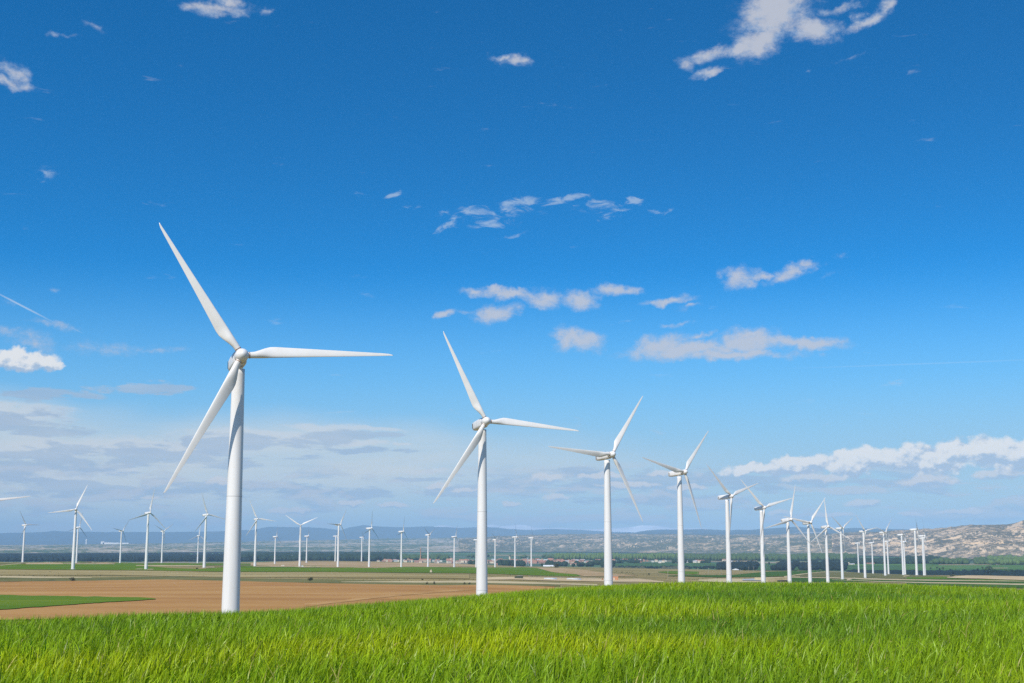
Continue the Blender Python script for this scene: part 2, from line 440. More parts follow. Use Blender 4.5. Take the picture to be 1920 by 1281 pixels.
def sheet(name, mat, top, bot, lift=.12, ny=7, wob=.25, step=7.0):
    """A field between two outlines of the photograph, laid on the ground that they fall on."""
    top = np.array(top, float); bot = np.array(bot, float)
    x0 = max(top[0, 0], bot[0, 0]); x1 = min(top[-1, 0], bot[-1, 0]); n = max(4, int((x1 - x0) / step))
    xs = np.linspace(x0, x1, n); yt = np.interp(xs, top[:, 0], top[:, 1]); yb = np.interp(xs, bot[:, 0], bot[:, 1])
    j = (fbm(xs * .05, xs * 0 + len(SHEETS) * 7.3, 4, 51) - .5) * wob * 2; j2 = (fbm(xs * .05, xs * 0 + len(SHEETS) * 3.1 + 50, 4, 52) - .5) * wob * 2
    fade = np.clip((yb - yt) / 2.0, 0, 1); yt = yt + j * fade; yb = yb + j2 * fade
    f = np.linspace(0, 1, ny)[None]
    PX = np.repeat(xs[:, None], ny, 1); PY = yt[:, None] * (1 - f) + yb[:, None] * f
    P = hit(PX, PY); _lvl[0] += 1
    P[..., 2] += lift + .012 * _lvl[0]
    # a shallow skirt so that the sheet reads as the soil itself
    o = mesh_np(name, P.reshape(-1, 3), grid_quads(n, ny)[:, ::-1], mat, smooth=True)
    tag(o, kind='structure'); SHEETS.append(o)
    return o


# far strips first
sheet('fallow_field', M_olive, [(-80, 1053.5), (120, 1051.8), (210, 1052.5), (300, 1055.6), (470, 1056.5)], [(-80, 1061), (470, 1062)])
sheet('green_field', M_green, [(95, 1056), (110, 1051.5), (140, 1050.8), (160, 1052)], [(95, 1056.6), (160, 1056.2)])
sheet('tan_field', M_tan, [(48, 1056.5), (60, 1053), (90, 1052.6), (118, 1056)], [(48, 1058), (118, 1057.6)])
sheet('tan_field', M_tan, [(158, 1050.8), (185, 1051.5), (213, 1057)], [(158, 1051.6), (178, 1057), (213, 1057.8)])
sheet('green_field', M_green, [(215, 1056), (260, 1054.8), (340, 1055.2), (420, 1056), (470, 1057)], [(215, 1060.5), (260, 1060), (400, 1060), (470, 1060)])
sheet('tan_field', M_tan, [(470, 1056), (500, 1053.2), (540, 1052), (600, 1051.4), (640, 1051.5), (760, 1054.2), (860, 1057.8), (912, 1060)], [(470, 1060), (530, 1063.5), (690, 1065), (860, 1063), (912, 1062.5)])
sheet('dirt_track', M_track, [(-40, 1061.5), (0, 1060.2), (25, 1057.6), (40, 1056.8)], [(-40, 1062.3), (0, 1061), (40, 1057.4)])
sheet('dirt_track', M_track, [(50, 1057.6), (180, 1057.2), (215, 1057.4)], [(50, 1058.3), (180, 1058.2), (215, 1058)])
sheet('dirt_track', M_track, [(255, 1060.2), (300, 1060), (360, 1060.4), (385, 1061)], [(255, 1061.4), (300, 1062), (360, 1062), (385, 1062.4)])
sheet('green_field', M_green, [(-90, 1062), (0, 1061), (22, 1058.6), (160, 1058), (240, 1058.6), (262, 1061.5), (330, 1066), (375, 1067.5), (430, 1063), (480, 1061.6), (540, 1063), (600, 1062), (660, 1063.5), (700, 1065.4), (760, 1063.2), (800, 1063.4), (915, 1064.6), (985, 1064), (1010, 1066), (1028, 1070.2), (1040, 1073.6), (1056, 1074.6), (1076, 1076.2), (1088, 1079.6)],
      [(-90, 1067.5), (0, 1067.7), (240, 1069.6), (440, 1072.6), (620, 1072.6), (800, 1074.2), (900, 1075.6), (940, 1077), (1020, 1080), (1076, 1081.6), (1088, 1080.2)], ny=10)
sheet('straw_field', M_straw, [(-90, 1069.2), (240, 1071), (440, 1074), (620, 1074), (800, 1076), (880, 1077)], [(-90, 1078), (200, 1079), (440, 1083), (620, 1083.5), (880, 1085.5)])
sheet('olive_field', M_olive, [(-90, 1083), (170, 1083.4), (330, 1081.6), (440, 1085), (620, 1087.5), (790, 1090.5), (920, 1091.8), (1050, 1092)], [(-90, 1091.5), (110, 1090.6), (310, 1087.4), (440, 1090.4), (560, 1093.4), (700, 1096.4), (830, 1098.4), (1050, 1100)])
sheet('dirt_track', M_track, [(-60, 1081), (40, 1081), (172, 1083.2)], [(-60, 1082.6), (60, 1084.6), (172, 1084)])
sheet('dirt_track', M_track, [(640, 1091.6), (740, 1090.6), (800, 1090.4), (880, 1089.2), (930, 1090), (1020, 1093), (1120, 1096)], [(640, 1092.4), (740, 1093), (800, 1093.4), (880, 1093.4), (930, 1094.6), (1020, 1096), (1120, 1099)])
sheet('gravel_yard', M_sand, [(906, 1083.5), (960, 1082.2), (1050, 1084), (1140, 1085.4), (1200, 1085.6), (1245, 1091)], [(906, 1088.4), (960, 1087.4), (1050, 1090), (1140, 1091.5), (1200, 1091.8), (1245, 1092.6)])
sheet('tan_field', M_tan, [(1006, 1064.8), (1060, 1066), (1100, 1069.6), (1130, 1074.2), (1192, 1079.8)], [(1006, 1065.2), (1030, 1072), (1045, 1074.8), (1080, 1077.2), (1092, 1081), (1140, 1081.2), (1192, 1080.4)])
# ploughed field with its green corner
sheet('ploughed_field', M_brown, [(-110, 1092), (0, 1091.6), (110, 1090.7), (240, 1088.6), (310, 1087.5), (440, 1090.6), (560, 1093.6), (700, 1096.6), (830, 1098.6), (920, 1097.4), (1040, 1101)], [(-110, 1166), (300, 1160), (440, 1158), (700, 1146), (1040, 1120)], ny=24)
sheet('wheat_field', M_green, [(-110, 1117.5), (0, 1118), (120, 1120.2), (200, 1121.6), (262, 1122.2), (292, 1125)], [(-110, 1151), (0, 1146), (60, 1141.4), (150, 1135), (240, 1129.2), (292, 1125.8)], ny=12, lift=.35, wob=1.1)
M_palebrown = ground_mat('pale_ploughed_soil', [(.3, (.36, .18, .065)), (.7, (.54, .32, .15))], rot=.04, sx=.01, sy=.05, fine=.45, fine_amt=.4)
sheet('dirt_track', M_palebrown, [(570, 1134), (650, 1126), (740, 1116), (830, 1108), (905, 1104)], [(570, 1141), (650, 1130), (740, 1120), (830, 1112), (905, 1107)], lift=.2, wob=1.2)
# the east side of the plain
sheet('green_field', M_green, [(1234, 1072.6), (1262, 1071.4), (1310, 1072.4)], [(1234, 1073.6), (1262, 1076.6), (1310, 1077.6)])
sheet('green_field', M_dgreen, [(1252, 1080), (1290, 1078.8), (1345, 1079), (1376, 1078.4), (1402, 1076), (1436, 1072.6), (1478, 1071.4), (1500, 1070), (1546, 1069), (1552, 1071)], [(1252, 1081), (1290, 1081.4), (1345, 1083.4), (1436, 1082), (1478, 1081), (1502, 1076.6), (1546, 1072), (1552, 1071.4)])
sheet('dirt_track', M_track, [(1470, 1081.2), (1500, 1076.8), (1548, 1071.8)], [(1470, 1082.4), (1500, 1078.2), (1548, 1072.6)])
sheet('fallow_field', M_olive, [(1500, 1078.4), (1560, 1073), (1640, 1075), (1740, 1080), (1800, 1082)], [(1500, 1081.4), (1560, 1083), (1640, 1085), (1740, 1087), (1800, 1087)])
sheet('dirt_track', M_track, [(1470, 1082.2), (1560, 1083.4), (1620, 1084.8), (1700, 1087), (1930, 1090)], [(1470, 1083.4), (1560, 1085), (1620, 1087.4), (1700, 1089), (1930, 1091.2)])
sheet('green_field', M_dgreen, [(1484, 1084), (1560, 1086), (1620, 1087.6), (1680, 1089.4)], [(1484, 1092), (1560, 1092), (1620, 1091.4), (1680, 1091)])
sheet('green_field', M_green, [(1700, 1083), (1770, 1082), (1830, 1086), (1960, 1090.5)], [(1700, 1086.6), (1770, 1087), (1830, 1088.4), (1960, 1091)])
sheet('green_field', M_dgreen, [(1650, 1088.6), (1750, 1089.6), (1960, 1091.6)], [(1650, 1090), (1750, 1092.8), (1960, 1096)])
sheet('dirt_track', M_track, [(1560, 1087.6), (1650, 1090.8), (1750, 1092.8), (1960, 1096)], [(1560, 1088), (1650, 1092), (1750, 1094.6), (1960, 1098.6)])
sheet('green_field', M_dgreen, [(1700, 1094), (1960, 1099)], [(1700, 1096), (1960, 1105)])
sheet('sand_bank', M_sand, [(1776, 1084), (1812, 1080.6), (1860, 1081), (1920, 1082.4), (1990, 1084)], [(1776, 1085), (1830, 1086.6), (1900, 1089), (1990, 1092)], lift=.6)
sheet('dirt_track', M_track, [(1694, 1080.6), (1705, 1079.4)], [(1694, 1082.4), (1705, 1080.2)])
sheet('dirt_track', M_track, [(1588, 1087), (1603, 1084)], [(1588, 1090), (1603, 1085.4)])
sheet('dirt_track', M_track, [(1310, 1088), (1345, 1086), (1400, 1086.5), (1440, 1087)], [(1310, 1091), (1345, 1093), (1400, 1093), (1440, 1093)])
for p in ((254, 268, 1067.4, 1068.6), (276, 288, 1068, 1069.4), (385, 402, 1063.6, 1065.6), (120, 150, 1056.4, 1057.6), (480, 560, 1063, 1064), (560, 600, 1063.6, 1065)):
    sheet('dirt_track', M_track, [(p[0], p[2] + .5), ((p[0] + p[1]) / 2, p[2]), (p[1], p[2] + .2)], [(p[0], p[3]), (p[1], p[3] - .3)])

# ------------------------------------------------------------------ wind turbines
M_white = simple('white_paint', (.74, .725, .69), .38, .05, .35, .4, streak=True)
M_blade = simple('blade_gelcoat', (.74, .715, .66), .42, .05, .25, .35)
M_rust = simple('rust_seal', (.30, .13, .055), .8, .2, 3)
M_dark = simple('vent_dark', (.035, .034, .032), .8, .2, 2)
M_seam = simple('flange_grey', (.50, .50, .49), .6, .1, 1)
M_conc = simple('concrete', (.42, .40, .36), .9, .15, .8)


def tower_bm():
    bm = bmesh.new(); hs = [0, .02, 8, 13.0, 20, 26, 31.0, 38, 44, 49.4, 50.2]; n = 40; rows = []
    for h in hs:
        r = 1.47 + (.93 - 1.47) * (h / 50.2); rows.append([bm.verts.new(p) for p in ring(r, h, n)])
    for a, b in zip(rows, rows[1:]):
        for i in range(n): bm.faces.new((a[i], a[(i + 1) % n], b[(i + 1) % n], b[i]))
    bm.faces.new(rows[-1])
    return bm


def rr_section(x, w, h, z0, e=4.0, n=28):
    """A rounded-rectangle section of the nacelle in the plane across the shaft."""
    P = []
    for i in range(n):
        t = 2 * math.pi * i / n; c, s = math.cos(t), math.sin(t)
        P.append((w / 2 * math.copysign(abs(c) ** (2 / e), c), x, z0 + h / 2 * math.copysign(abs(s) ** (2 / e), s)))
    return P


def blade_mesh():
    """Span along +Z, leading edge towards +X, wind from -Y."""
    n = 28; st_ = [.75, 1.1, 1.9, 2.7, 3.5, 4.3, 5.1, 6.2, 7.6, 9.5, 12, 14.5, 17, 19.5, 21.5, 22.7, 23.2, 23.45]
    rings_ = []
    for r in st_:
        u = min(1, max(0, (r - 1.3) / 3.4)); u = u * u * (3 - 2 * u)
        if r < 4.9: chord = .92 * (1 - u) + 1.82 * u
        else: chord = 1.82 + (.36 - 1.82) * ((r - 4.9) / (22.8 - 4.9)) ** .92
        if r > 22.5: chord *= {22.7: .86, 23.2: .55, 23.45: .16}[r]
        th = (1 - u) * 1.0 + u * (.30 - .16 * min(1, max(0, (r - 5) / 12)))
        le = .46 + (.12 - .46) * min(1, max(0, (r - 2) / 21))
        if r > 22.5: le -= .02
        tw = R_(4 + 15 * max(0, 1 - (r - 2) / 16) ** 1.7 * u)
        row = []
        for i in range(n):
            a = 2 * math.pi * i / n
            s = (1 + math.cos(a)) / 2                       # 1 at the leading edge, 0 at the trailing edge
            xc = 1 - s
            prof = 5 * (.2969 * math.sqrt(xc) - .126 * xc - .3516 * xc ** 2 + .2843 * xc ** 3 - .1036 * xc ** 4)
            circ = math.sqrt(max(0, .25 - (s - .5) ** 2))
            y = (circ * (1 - u) + prof * th * u * (1.15 if math.sin(a) > 0 else .75)) * chord * (1 if math.sin(a) > 0 else -1)
            x = le - chord * (1 - s)
            row.append((x * math.cos(tw) - y * math.sin(tw) * -1, -x * math.sin(tw) + y * math.cos(tw), r))
        rings_.append(row)
    return loft(rings_)


def turbine_proto():
    root = empty('wind_turbine', (0, 0, 0))
    tw = obj_bm('tower', tower_bm(), M_white, root, True)
    for h in (13.0, 31.0):
        r = 1.47 + (.93 - 1.47) * (h / 50.2)
        obj_bm('flange_seam', loft([ring(r + .004, h - .05, 40), ring(r + .012, h - .03, 40), ring(r + .012, h + .03, 40), ring(r + .004, h + .05, 40)], False), M_seam, tw, True)
    obj_bm('foundation', loft([ring(2.6, -1.2), ring(2.6, .18), ring(2.3, .26)]), M_conc, root)
    frame = Matrix.Translation((0, 0, HUB_H)) @ Matrix.Rotation(-TILT, 4, 'X')
    sec = [rr_section(5.55, 1.25, 1.35, .05), rr_section(5.42, 1.62, 1.75, .03), rr_section(5.0, 1.92, 2.02, 0), rr_section(3.2, 2.08, 2.16, -.02), rr_section(.5, 2.12, 2.2, -.02),
           rr_section(-1.0, 2.08, 2.18, -.02), rr_section(-1.5, 1.9, 2.0, -.02, 3), rr_section(-1.62, 1.6, 1.6, 0, 2.2)]
    nac = obj_bm('nacelle', loft(sec), M_white, root, True); nac.matrix_local = frame
    nac.data.set_sharp_from_angle(angle=R_(38))
    for s in (-1, 1):
        bm = bmesh.new()
        rows = []
        for (y, dx) in ((0, 0), (.03, .0)):
            rows.append([(s * (1.004 + y), 4.72 + .15 * math.copysign(abs(math.cos(a)) ** .6, math.cos(a)), .62 * math.copysign(abs(math.sin(a)) ** .7, math.sin(a))) for a in [2 * math.pi * i / 20 for i in range(20)]])
        v = obj_bm('vent', loft(rows), M_dark, nac)
    obj_bm('neck', loft([[(p[0], y, p[1]) for p in [(r * math.cos(2 * math.pi * i / 28), r * math.sin(2 * math.pi * i / 28)) for i in range(28)]] for y, r in ((-1.55, .95), (-1.9, 1.02), (-2.12, 1.0))]), M_seam, nac, True)
    hub = obj_bm('hub', loft([[(r * math.cos(2 * math.pi * i / 32), y, r * math.sin(2 * math.pi * i / 32)) for i in range(32)]
                             for y, r in ((-2.16, .86), (-2.2, .98), (-2.6, 1.01), (-3.25, 1.0), (-3.65, .90), (-4.0, .70), (-4.25, .46), (-4.38, .24), (-4.42, .05))]), M_white, root, True)
    hub.matrix_local = frame
    bmh = blade_mesh()
    me = None
    for k in range(3):
        if me is None:
            b = obj_bm('blade', bmh, M_blade, root, True); me = b.data
            c = obj_bm('root_ring', loft([ring(.475, 1.06, 28), ring(.50, 1.07, 28), ring(.50, 1.15, 28), ring(.475, 1.16, 28)], False), M_rust, b, True); mc = c.data
        else:
            b = bpy.data.objects.new('blade', me); C.objects.link(b); b.parent = root
            c = bpy.data.objects.new('root_ring', mc); C.objects.link(c); c.parent = b
    # a short stub joins each blade to the hub
    return root


def pose(root, key):
    x, y, z, psi, ph = TB[key]; b = BASE[key]
    root.location = b; root.rotation_euler = (0, 0, R_(psi))
    frame = Matrix.Translation((0, 0, HUB_H)) @ Matrix.Rotation(-TILT, 4, 'X') @ Matrix.Translation((0, -OVER, 0))
    k = 0
    for ch in root.children:
        if ch.name.split('.')[0] == 'blade':
            a = R_(ph + 120 * k - 90); k += 1
            ch.matrix_local = frame @ Matrix.Rotation(-a, 4, 'Y')


TL = {
 'A': 'tallest white wind turbine, its tower rising out of the wheat edge beside the ploughed field',
 'B': 'second tallest white turbine, third blade hanging down over its tower at the wheat crest',
 'C': 'white turbine with one blade pointing level west, tower standing behind the orange brick hut',
 'D': 'white turbine whose tower foot stands between the first two utility poles',
 'E': 'white turbine, two blades in a wide V, third hanging beside its tower',
 'F': 'white turbine with a shaded brown upper blade, beside the flat dirt embankment',
 'G': 'white turbine with one blade upright, tower standing at the end of the flat dirt embankment',
 'H': 'white turbine whose upper blade tip crosses the next turbine, first tower past the embankment',
 'I': 'white turbine with one upright blade and two drooping blades, second tower past the embankment',
 'J': 'white turbine with V blades, base on green crop before the cream farm',
 'K': 'white turbine past the cream farm with one long blade raised west and one level east',
 'L': 'small side-on turbine between two bigger towers, first one east of the cream farm sheds',
 'M': 'small side-on turbine before the tan cliffs, alone between two bigger ones',
 'N': 'white turbine before the cliffs with one raised blade and a smaller turbine close behind it',
 'O': 'small turbine close behind a bigger one, nacelle just below its falling blade',
 'P': 'side-on turbine before the cliffs, front tower of a close pair with an upright blade',
 'Q': 'smaller rear tower of the close pair with a shaded blade dropping over the tan cliff',
 'R': 'side-on turbine with a dark shaded upper blade, last tall one before the easternmost pair',
 'S': 'eastern tower of the last overlapping pair before the bare cliffs, nacelle slightly higher',
 'T': 'western tower of the last overlapping pair before the bare cliffs, nacelle slightly lower',
 'a': 'turbine at the west edge of the view, only one level blade tip showing',
 'b': 'small turbine on the west end of the far green strip, one blade level east',
 'c': 'westernmost large far turbine, three spread blades, its foot at the stubble edge',
 'd': 'small turbine almost hidden behind the tower of the westernmost large far turbine',
 'e': 'small turbine with a dark level blade standing alone by the dark woods',
 'f': 'large far turbine with one blade nearly upright and its foot on a pale dirt patch',
 'g': 'small turbine, blades in a V and one straight down, east of the dirt patch',
 'h': 'large far turbine close to the tallest tower, foot on the olive patch',
 'i': 'small turbine just behind the one on the olive patch, one blade upright',
 'j': 'large far turbine just east of the tallest tower with blades spread at even thirds',
 'k': 'small turbine with one upright blade on the tan field west of the white silo',
 'l': 'far turbine with two blades spread in a wide V beside a white transformer box',
 'm': 'small turbine on the tan field just east of the white silo',
 'n': 'far turbine with one level west blade, overlapping a smaller one behind it',
 'o': 'small turbine peeping out behind the tower of the one with the level west blade',
 'p': 'far turbine with one upright blade and two low blades, east part of the tan field',
 'q': 'small thin turbine touching the blade of the larger one in the tan field',
 'r': 'far turbine with one upright blade standing west of the tall brick chimney',
 's': 'far turbine with dark blades in a V just east of the tall brick chimney',
 't': 'far turbine with one upright blade standing in front of the tan brick tower house',
 'u': 'far turbine half hidden behind the tower of the second tallest turbine',
 'v': 'small turbine with V blades just east of the second tallest tower, on the green tongue',
 'w': 'small turbine on the green tongue with an upright blade, in front of the church tower',
 'x': 'last small turbine on the green tongue before the white barn',
}
proto = turbine_proto()
for i, key in enumerate(TB):
    t = proto if i == 0 else copy_tree(proto)
    pose(t, key); tag(t, TL[key], 'wind turbine', 'wind turbines on the plain')


# ------------------------------------------------------------------ things on the plain
def at(px, py): return Vector(hit(px, py).tolist())


def px_m(p): return (p.length) / F     # metres per photograph pixel at a point


M_wood = simple('weathered_wood', (.40, .36, .28), .9, .2, 3)
M_wire = simple('fence_wire', (.25, .25, .23), .6, .1, 2)
M_brick = simple('orange_brick', (.55, .27, .14), .9, .12, 1.5)
M_plaster = simple('pale_plaster', (.66, .60, .50), .9, .1, .6)
M_tileroof = simple('red_tile_roof', (.40, .19, .12), .9, .2, .8)
M_greyroof = simple('grey_metal_roof', (.50, .51, .52), .55, .12, .5)
M_whiteroof = simple('white_sheet_roof', (.78, .77, .74), .6, .06, .3)
M_cream = simple('cream_wall', (.68, .58, .42), .9, .1, .4)
M_tanwall = simple('tan_wall', (.50, .38, .26), .9, .14, .5)
M_redwall = simple('brick_red_wall', (.42, .24, .17), .9, .14, .5)
M_galv = simple('galvanised_steel', (.62, .65, .67), .4, .1, 1.0, .5)
M_skip = simple('dark_green_paint', (.06, .075, .05), .6, .25, 1.2)
M_orange = simple('rusty_orange', (.42, .17, .07), .8, .2, 2)

# utility poles
poles = [(1252.5, 1070.6, 1087.5), (1308.5, 1065, 1078.8), (1328.5, 1065, 1078), (1352.3, 1067.5, 1079), (1388.5, 1068, 1077.5), (1404, 1063.8, 1074), (1413.5, 1063, 1073.5), (1438.4, 1060, 1069.5)]
plab = ['wooden utility pole standing alone west of the second turbine from the brick hut', 'first wooden pole past the turbine east of the brick hut', 'second wooden pole past the turbine east of the brick hut',
        'wooden pole just west of the tower with the hanging third blade', 'wooden pole beside the small white gabled barn', 'paler green-grey pole between two wooden ones on the rise',
        'wooden pole at the west side of the tower with the brown blade', 'wooden pole just past the tower with the brown blade']
pole_proto = None
for (px, y0, y1), lab in zip(poles, plab):
    b = at(px, y1); h = (y1 - y0) * px_m(b)
    if pole_proto is None:
        pole_proto = empty('utility_pole', b)
        o = obj_bm('pole', loft([ring(.16, -.3, 10), ring(.12, 1, 10)]), M_wood, pole_proto, True)
        o2 = obj_bm('crossarm', box((0, 0, .93), (1.5, .12, .014)), M_wood, pole_proto)
        r = pole_proto
    else: r = copy_tree(pole_proto)
    r.location = b; tag(r, lab, 'utility pole', 'utility poles along the track')
    for ch in r.children: ch.scale = (1, 1, h)

# brick hut, oil drum, skip, pipes, fence, culvert
b = at(1153.5, 1088.3); m = px_m(b)
hut = empty('brick_hut', b, R_(8)); w, d, h = 9.6 * m, 3.4, 7.6 * m
bm = box((0, 0, h / 2), (w, d, h)); obj_bm('wall', bm, M_brick, hut)
obj_bm('roof', box((0, 0, h + .09), (w + .3, d + .3, .18)), M_conc, hut)
obj_bm('door', box((-w * .32, -d / 2 - .02, 1.0), (.9, .06, 2.0)), M_plaster, hut)
tag(hut, 'small orange brick hut with a pale door, beside a white tower foot', 'hut')
b = at(1129.5, 1088.2); m = px_m(b)
drum = empty('oil_drum', b); obj_bm('body', loft([ring(.42, 0, 20), ring(.44, .06, 20), ring(.42, .12, 20), ring(.42, 1.25, 20), ring(.44, 1.3, 20), ring(.42, 1.36, 20)]), M_orange, drum, True)
obj_bm('lid', loft([ring(.40, 1.36, 20), ring(.38, 1.40, 20)]), M_skip, drum)
tag(drum, 'rusty orange drum standing on the gravel yard beside a tower', 'drum')

b = at(973, 1085.2); m = px_m(b)
skip = empty('waste_skip', b, R_(-6)); L, H, W = 15.8 * m, 6.2 * m, 2.4
bm = bmesh.new()
prof = [(-L / 2, 0), (L / 2 - .3, .1), (L / 2, H), (L / 2 - .5, H * .92), (-L * .22, H * .86), (-L / 2, H * .5)]
f = [bm.verts.new((x, -W / 2, z)) for x, z in prof]; k = [bm.verts.new((x, W / 2, z)) for x, z in prof]
bm.faces.new(f); bm.faces.new(k[::-1])
for i in range(6): bm.faces.new((f[i], f[(i + 1) % 6], k[(i + 1) % 6], k[i]))
obj_bm('body', bm, M_skip, skip)
for x in (-.3, -.1, .1, .3): obj_bm('rib', box((L * x, -W / 2 - .04, H * .36), (.14, .08, H * .66)), M_skip, skip)
obj_bm('rim', box((L * .14, -W / 2 - .05, H * .93), (L * .7, .1, .12)), M_seam, skip)
tag(skip, 'dark green steel waste skip with a sloping end on the gravel yard', 'skip')

for (xa, xb, y, nn, lab) in ((1018, 1046, 1086.8, 9, 'shorter stack of pale steel pipes lying on the gravel yard'), (1060, 1092, 1087.4, 11, 'longer stack of pale steel pipes lying nearer the brick hut')):
    b = at((xa + xb) / 2, y); m = px_m(b); L = (xb - xa) * m
    st_ = empty('pipe_stack', b, R_(-3)); q = 0
    for row in range(3):
        for i in range(5 - row):
            ll = L * random.uniform(.86, 1.0) * (1 - .1 * row); cx = random.uniform(-.3, .3)
            bm = loft([[(cx + e * ll / 2, -.9 + .42 * i + .21 * row + .2 * math.cos(t), .2 + row * .36 + .2 * math.sin(t)) for t in [2 * math.pi * k / 12 for k in range(12)]] for e in (-1, 1)])
            obj_bm('pipe', bm, M_galv, st_, True)
    for x in (-.3, .3): obj_bm('bearer', box((L * x, 0, -.08), (.2, 2.4, .18)), M_wood, st_)
    tag(st_, lab, 'pipes', 'pipe stacks in the gravel yard')

fpx = np.linspace(992, 1231, 34); fy = np.interp(fpx, [992, 1100, 1150, 1231], [1084.2, 1086.6, 1087, 1087.6])
fence = empty('wire_fence', at(992, 1084.2)); o0 = fence.location.copy()
FP = [at(a, c) - o0 for a, c in zip(fpx, fy)]
pm = None
for p in FP:
    if pm is None:
        po = obj_bm('post', box((0, 0, 1.0), (.09, .09, 2.3)), M_wire, fence); pm = po.data
    else:
        po = bpy.data.objects.new('post', pm); C.objects.link(po); po.parent = fence
    po.location = p
bm = bmesh.new()
for a, c in zip(FP, FP[1:]):
    dv = c - a; ln = math.hypot(dv.x, dv.y)
    for h in (.4, .8, 1.2, 1.6, 2.0):
        mid = (a + c) / 2 + Vector((0, 0, h)); add_box(bm, mid, (ln, .03, .03), math.atan2(dv.y, dv.x))
obj_bm('wire', bm, M_wire, fence)
tag(fence, 'long thin wire fence with slim posts behind the gravel yard', 'fence')

# embankment with a dark culvert mouth
ea, eb = at(1434, 1090.5), at(1479, 1091); cl = (eb - ea).length; cm = px_m(ea)
emb = empty('culvert_embankment', (ea + eb) / 2, math.atan2(eb.y - ea.y, eb.x - ea.x)); H = 7.0 * cm
bm = bmesh.new(); W = 16.0
prof = [(-cl / 2 - .5, -.6), (cl / 2 + .5, -.6), (cl / 2, H), (-cl / 2 + cl * .02, H)]
f = [bm.verts.new((x, 0, z)) for x, z in prof]; k = [bm.verts.new((x, W, z)) for x, z in prof]
bm.faces.new(f); bm.faces.new(k[::-1])
for i in range(4): bm.faces.new((f[i], f[(i + 1) % 4], k[(i + 1) % 4], k[i]))
obj_bm('bank', bm, M_track, emb)
obj_bm('opening', box((cl * .24, -.06, H * .10), (cl * .44, .2, H * .42)), M_dark, emb)
obj_bm('pillar', box((cl * .16, -.2, H * .0), (.25, .2, H * .6)), M_conc, emb)
obj_bm('slab', box((cl * .24, -.35, H * .36), (cl * .48, .8, .18)), M_conc, emb)
tag(emb, 'flat tan dirt embankment with a low dark culvert mouth between two towers', 'embankment')
sheet('gravel_strip', simple('grey_gravel', (.40, .42, .43), .95, .2, .1), [(1392, 1088), (1430, 1085.8)], [(1392, 1090), (1430, 1090.8)], lift=.5)

# small white boxes and stones
def small_box(name, px, py, wpx, hpx, mat, lab, cat, roof=None):
    b = at(px, py); m = px_m(b); r = empty(name, b, R_(12)); w, h = wpx * m, hpx * m
    obj_bm('body', box((0, 0, h / 2 - .1), (w, w * .7, h + .2)), mat, r); obj_bm('roof', box((0, 0, h + .06), (w + .25, w * .7 + .25, .12)), roof or M_seam, r)
    obj_bm('door', box((w * .1, -w * .35 - .02, h * .42), (w * .35, .05, h * .75)), M_seam, r)
    tag(r, lab, cat); return r


small_box('transformer_box', 567, 1063.6, 3.2, 3.2, M_white, 'white transformer box beside a tower foot at the green strip', 'transformer')
small_box('transformer_box', 530, 1062.2, 5.6, 2.6, M_cream, 'low cream concrete box on the tan field west of the wide V turbine', 'transformer')
small_box('field_shed', 1573.5, 1071.6, 2.6, 3.4, M_white, 'tiny white shed in front of the cream farm, at the rim of the plain', 'shed')
b = at(808.3, 1073.6); m = px_m(b); cairn = empty('stone_cairn', b)
for i, (z, s) in enumerate(((.6, 1.0), (2.0, .8), (3.3, .62), (4.3, .4))):
    bm = bmesh.new(); bmesh.ops.create_icosphere(bm, subdivisions=2, radius=s * 1.25)
    for v in bm.verts: v.co = v.co * (1 + .25 * (random.random() - .5)); v.co.z *= .75
    o = obj_bm('stone', bm, M_tan if False else simple('stone', (.50, .41, .29), .9, .15, .6), cairn); o.location = (random.uniform(-.3, .3), 0, z * m * 1.05)
tag(cairn, 'narrow tan stone pile standing alone in the green strip', 'cairn')


# ------------------------------------------------------------------ foliage
def leaf_mat(name, col, var=.35, scale=.25):
    m, t, b, out = new_mat(name)
    g = t.new('ShaderNodeNewGeometry'); n = t.noise(g.outputs['Position'], scale, 4, .6)
    t.link(t.ramp(n, [(.3, tuple(c * (1 - var) for c in col)), (.7, tuple(c * (1 + var) for c in col))]), b.inputs['Base Color'])
    b.inputs['Roughness'].default_value = .8; b.inputs['Specular IOR Level'].default_value = .15
    return m


M_leafdark = leaf_mat('leaf_dark', (.022, .042, .020)); M_leafmid = leaf_mat('leaf_mid', (.065, .105, .030)); M_leaflight = leaf_mat('leaf_light', (.10, .155, .038))
M_leafolive = leaf_mat('leaf_olive', (.085, .09, .05)); M_leafcloudshade = leaf_mat('leaf_dark_cloud_shade', (.012, .024, .019)); M_bark = simple('bark', (.12, .09, .06), .9, .2, 2)  # the bluish dark leaf has cloud shadow over the valley put into its colour


def crown_np(n, rx, rz, cz, leaf, seed):
    """Many leaf-sized faces spread through a lumpy crown."""
    g = np.random.default_rng(seed)
    lob = g.normal(0, 1, (7, 3)); lob /= np.linalg.norm(lob, axis=1)[:, None]; lob *= .55
    p = g.normal(0, 1, (n, 3)); p /= np.linalg.norm(p, axis=1)[:, None]; p *= (.35 + .3 * g.random((n, 1)) ** .5)
    p = p + lob[g.integers(0, 7, n)]
    p = p * np.array([rx, rx, rz]) + np.array([0, 0, cz])
    a = g.normal(0, 1, (n, 3)); a /= np.linalg.norm(a, axis=1)[:, None]; b = np.cross(a, g.normal(0, 1, (n, 3))); b /= np.linalg.norm(b, axis=1)[:, None]
    s = leaf * (.6 + .8 * g.random((n, 1)))
    V = np.stack([p - a * s, p - b * s * .7, p + a * s, p + b * s * .7], 1).reshape(-1, 3)
    return V, np.arange(n * 4).reshape(-1, 4)


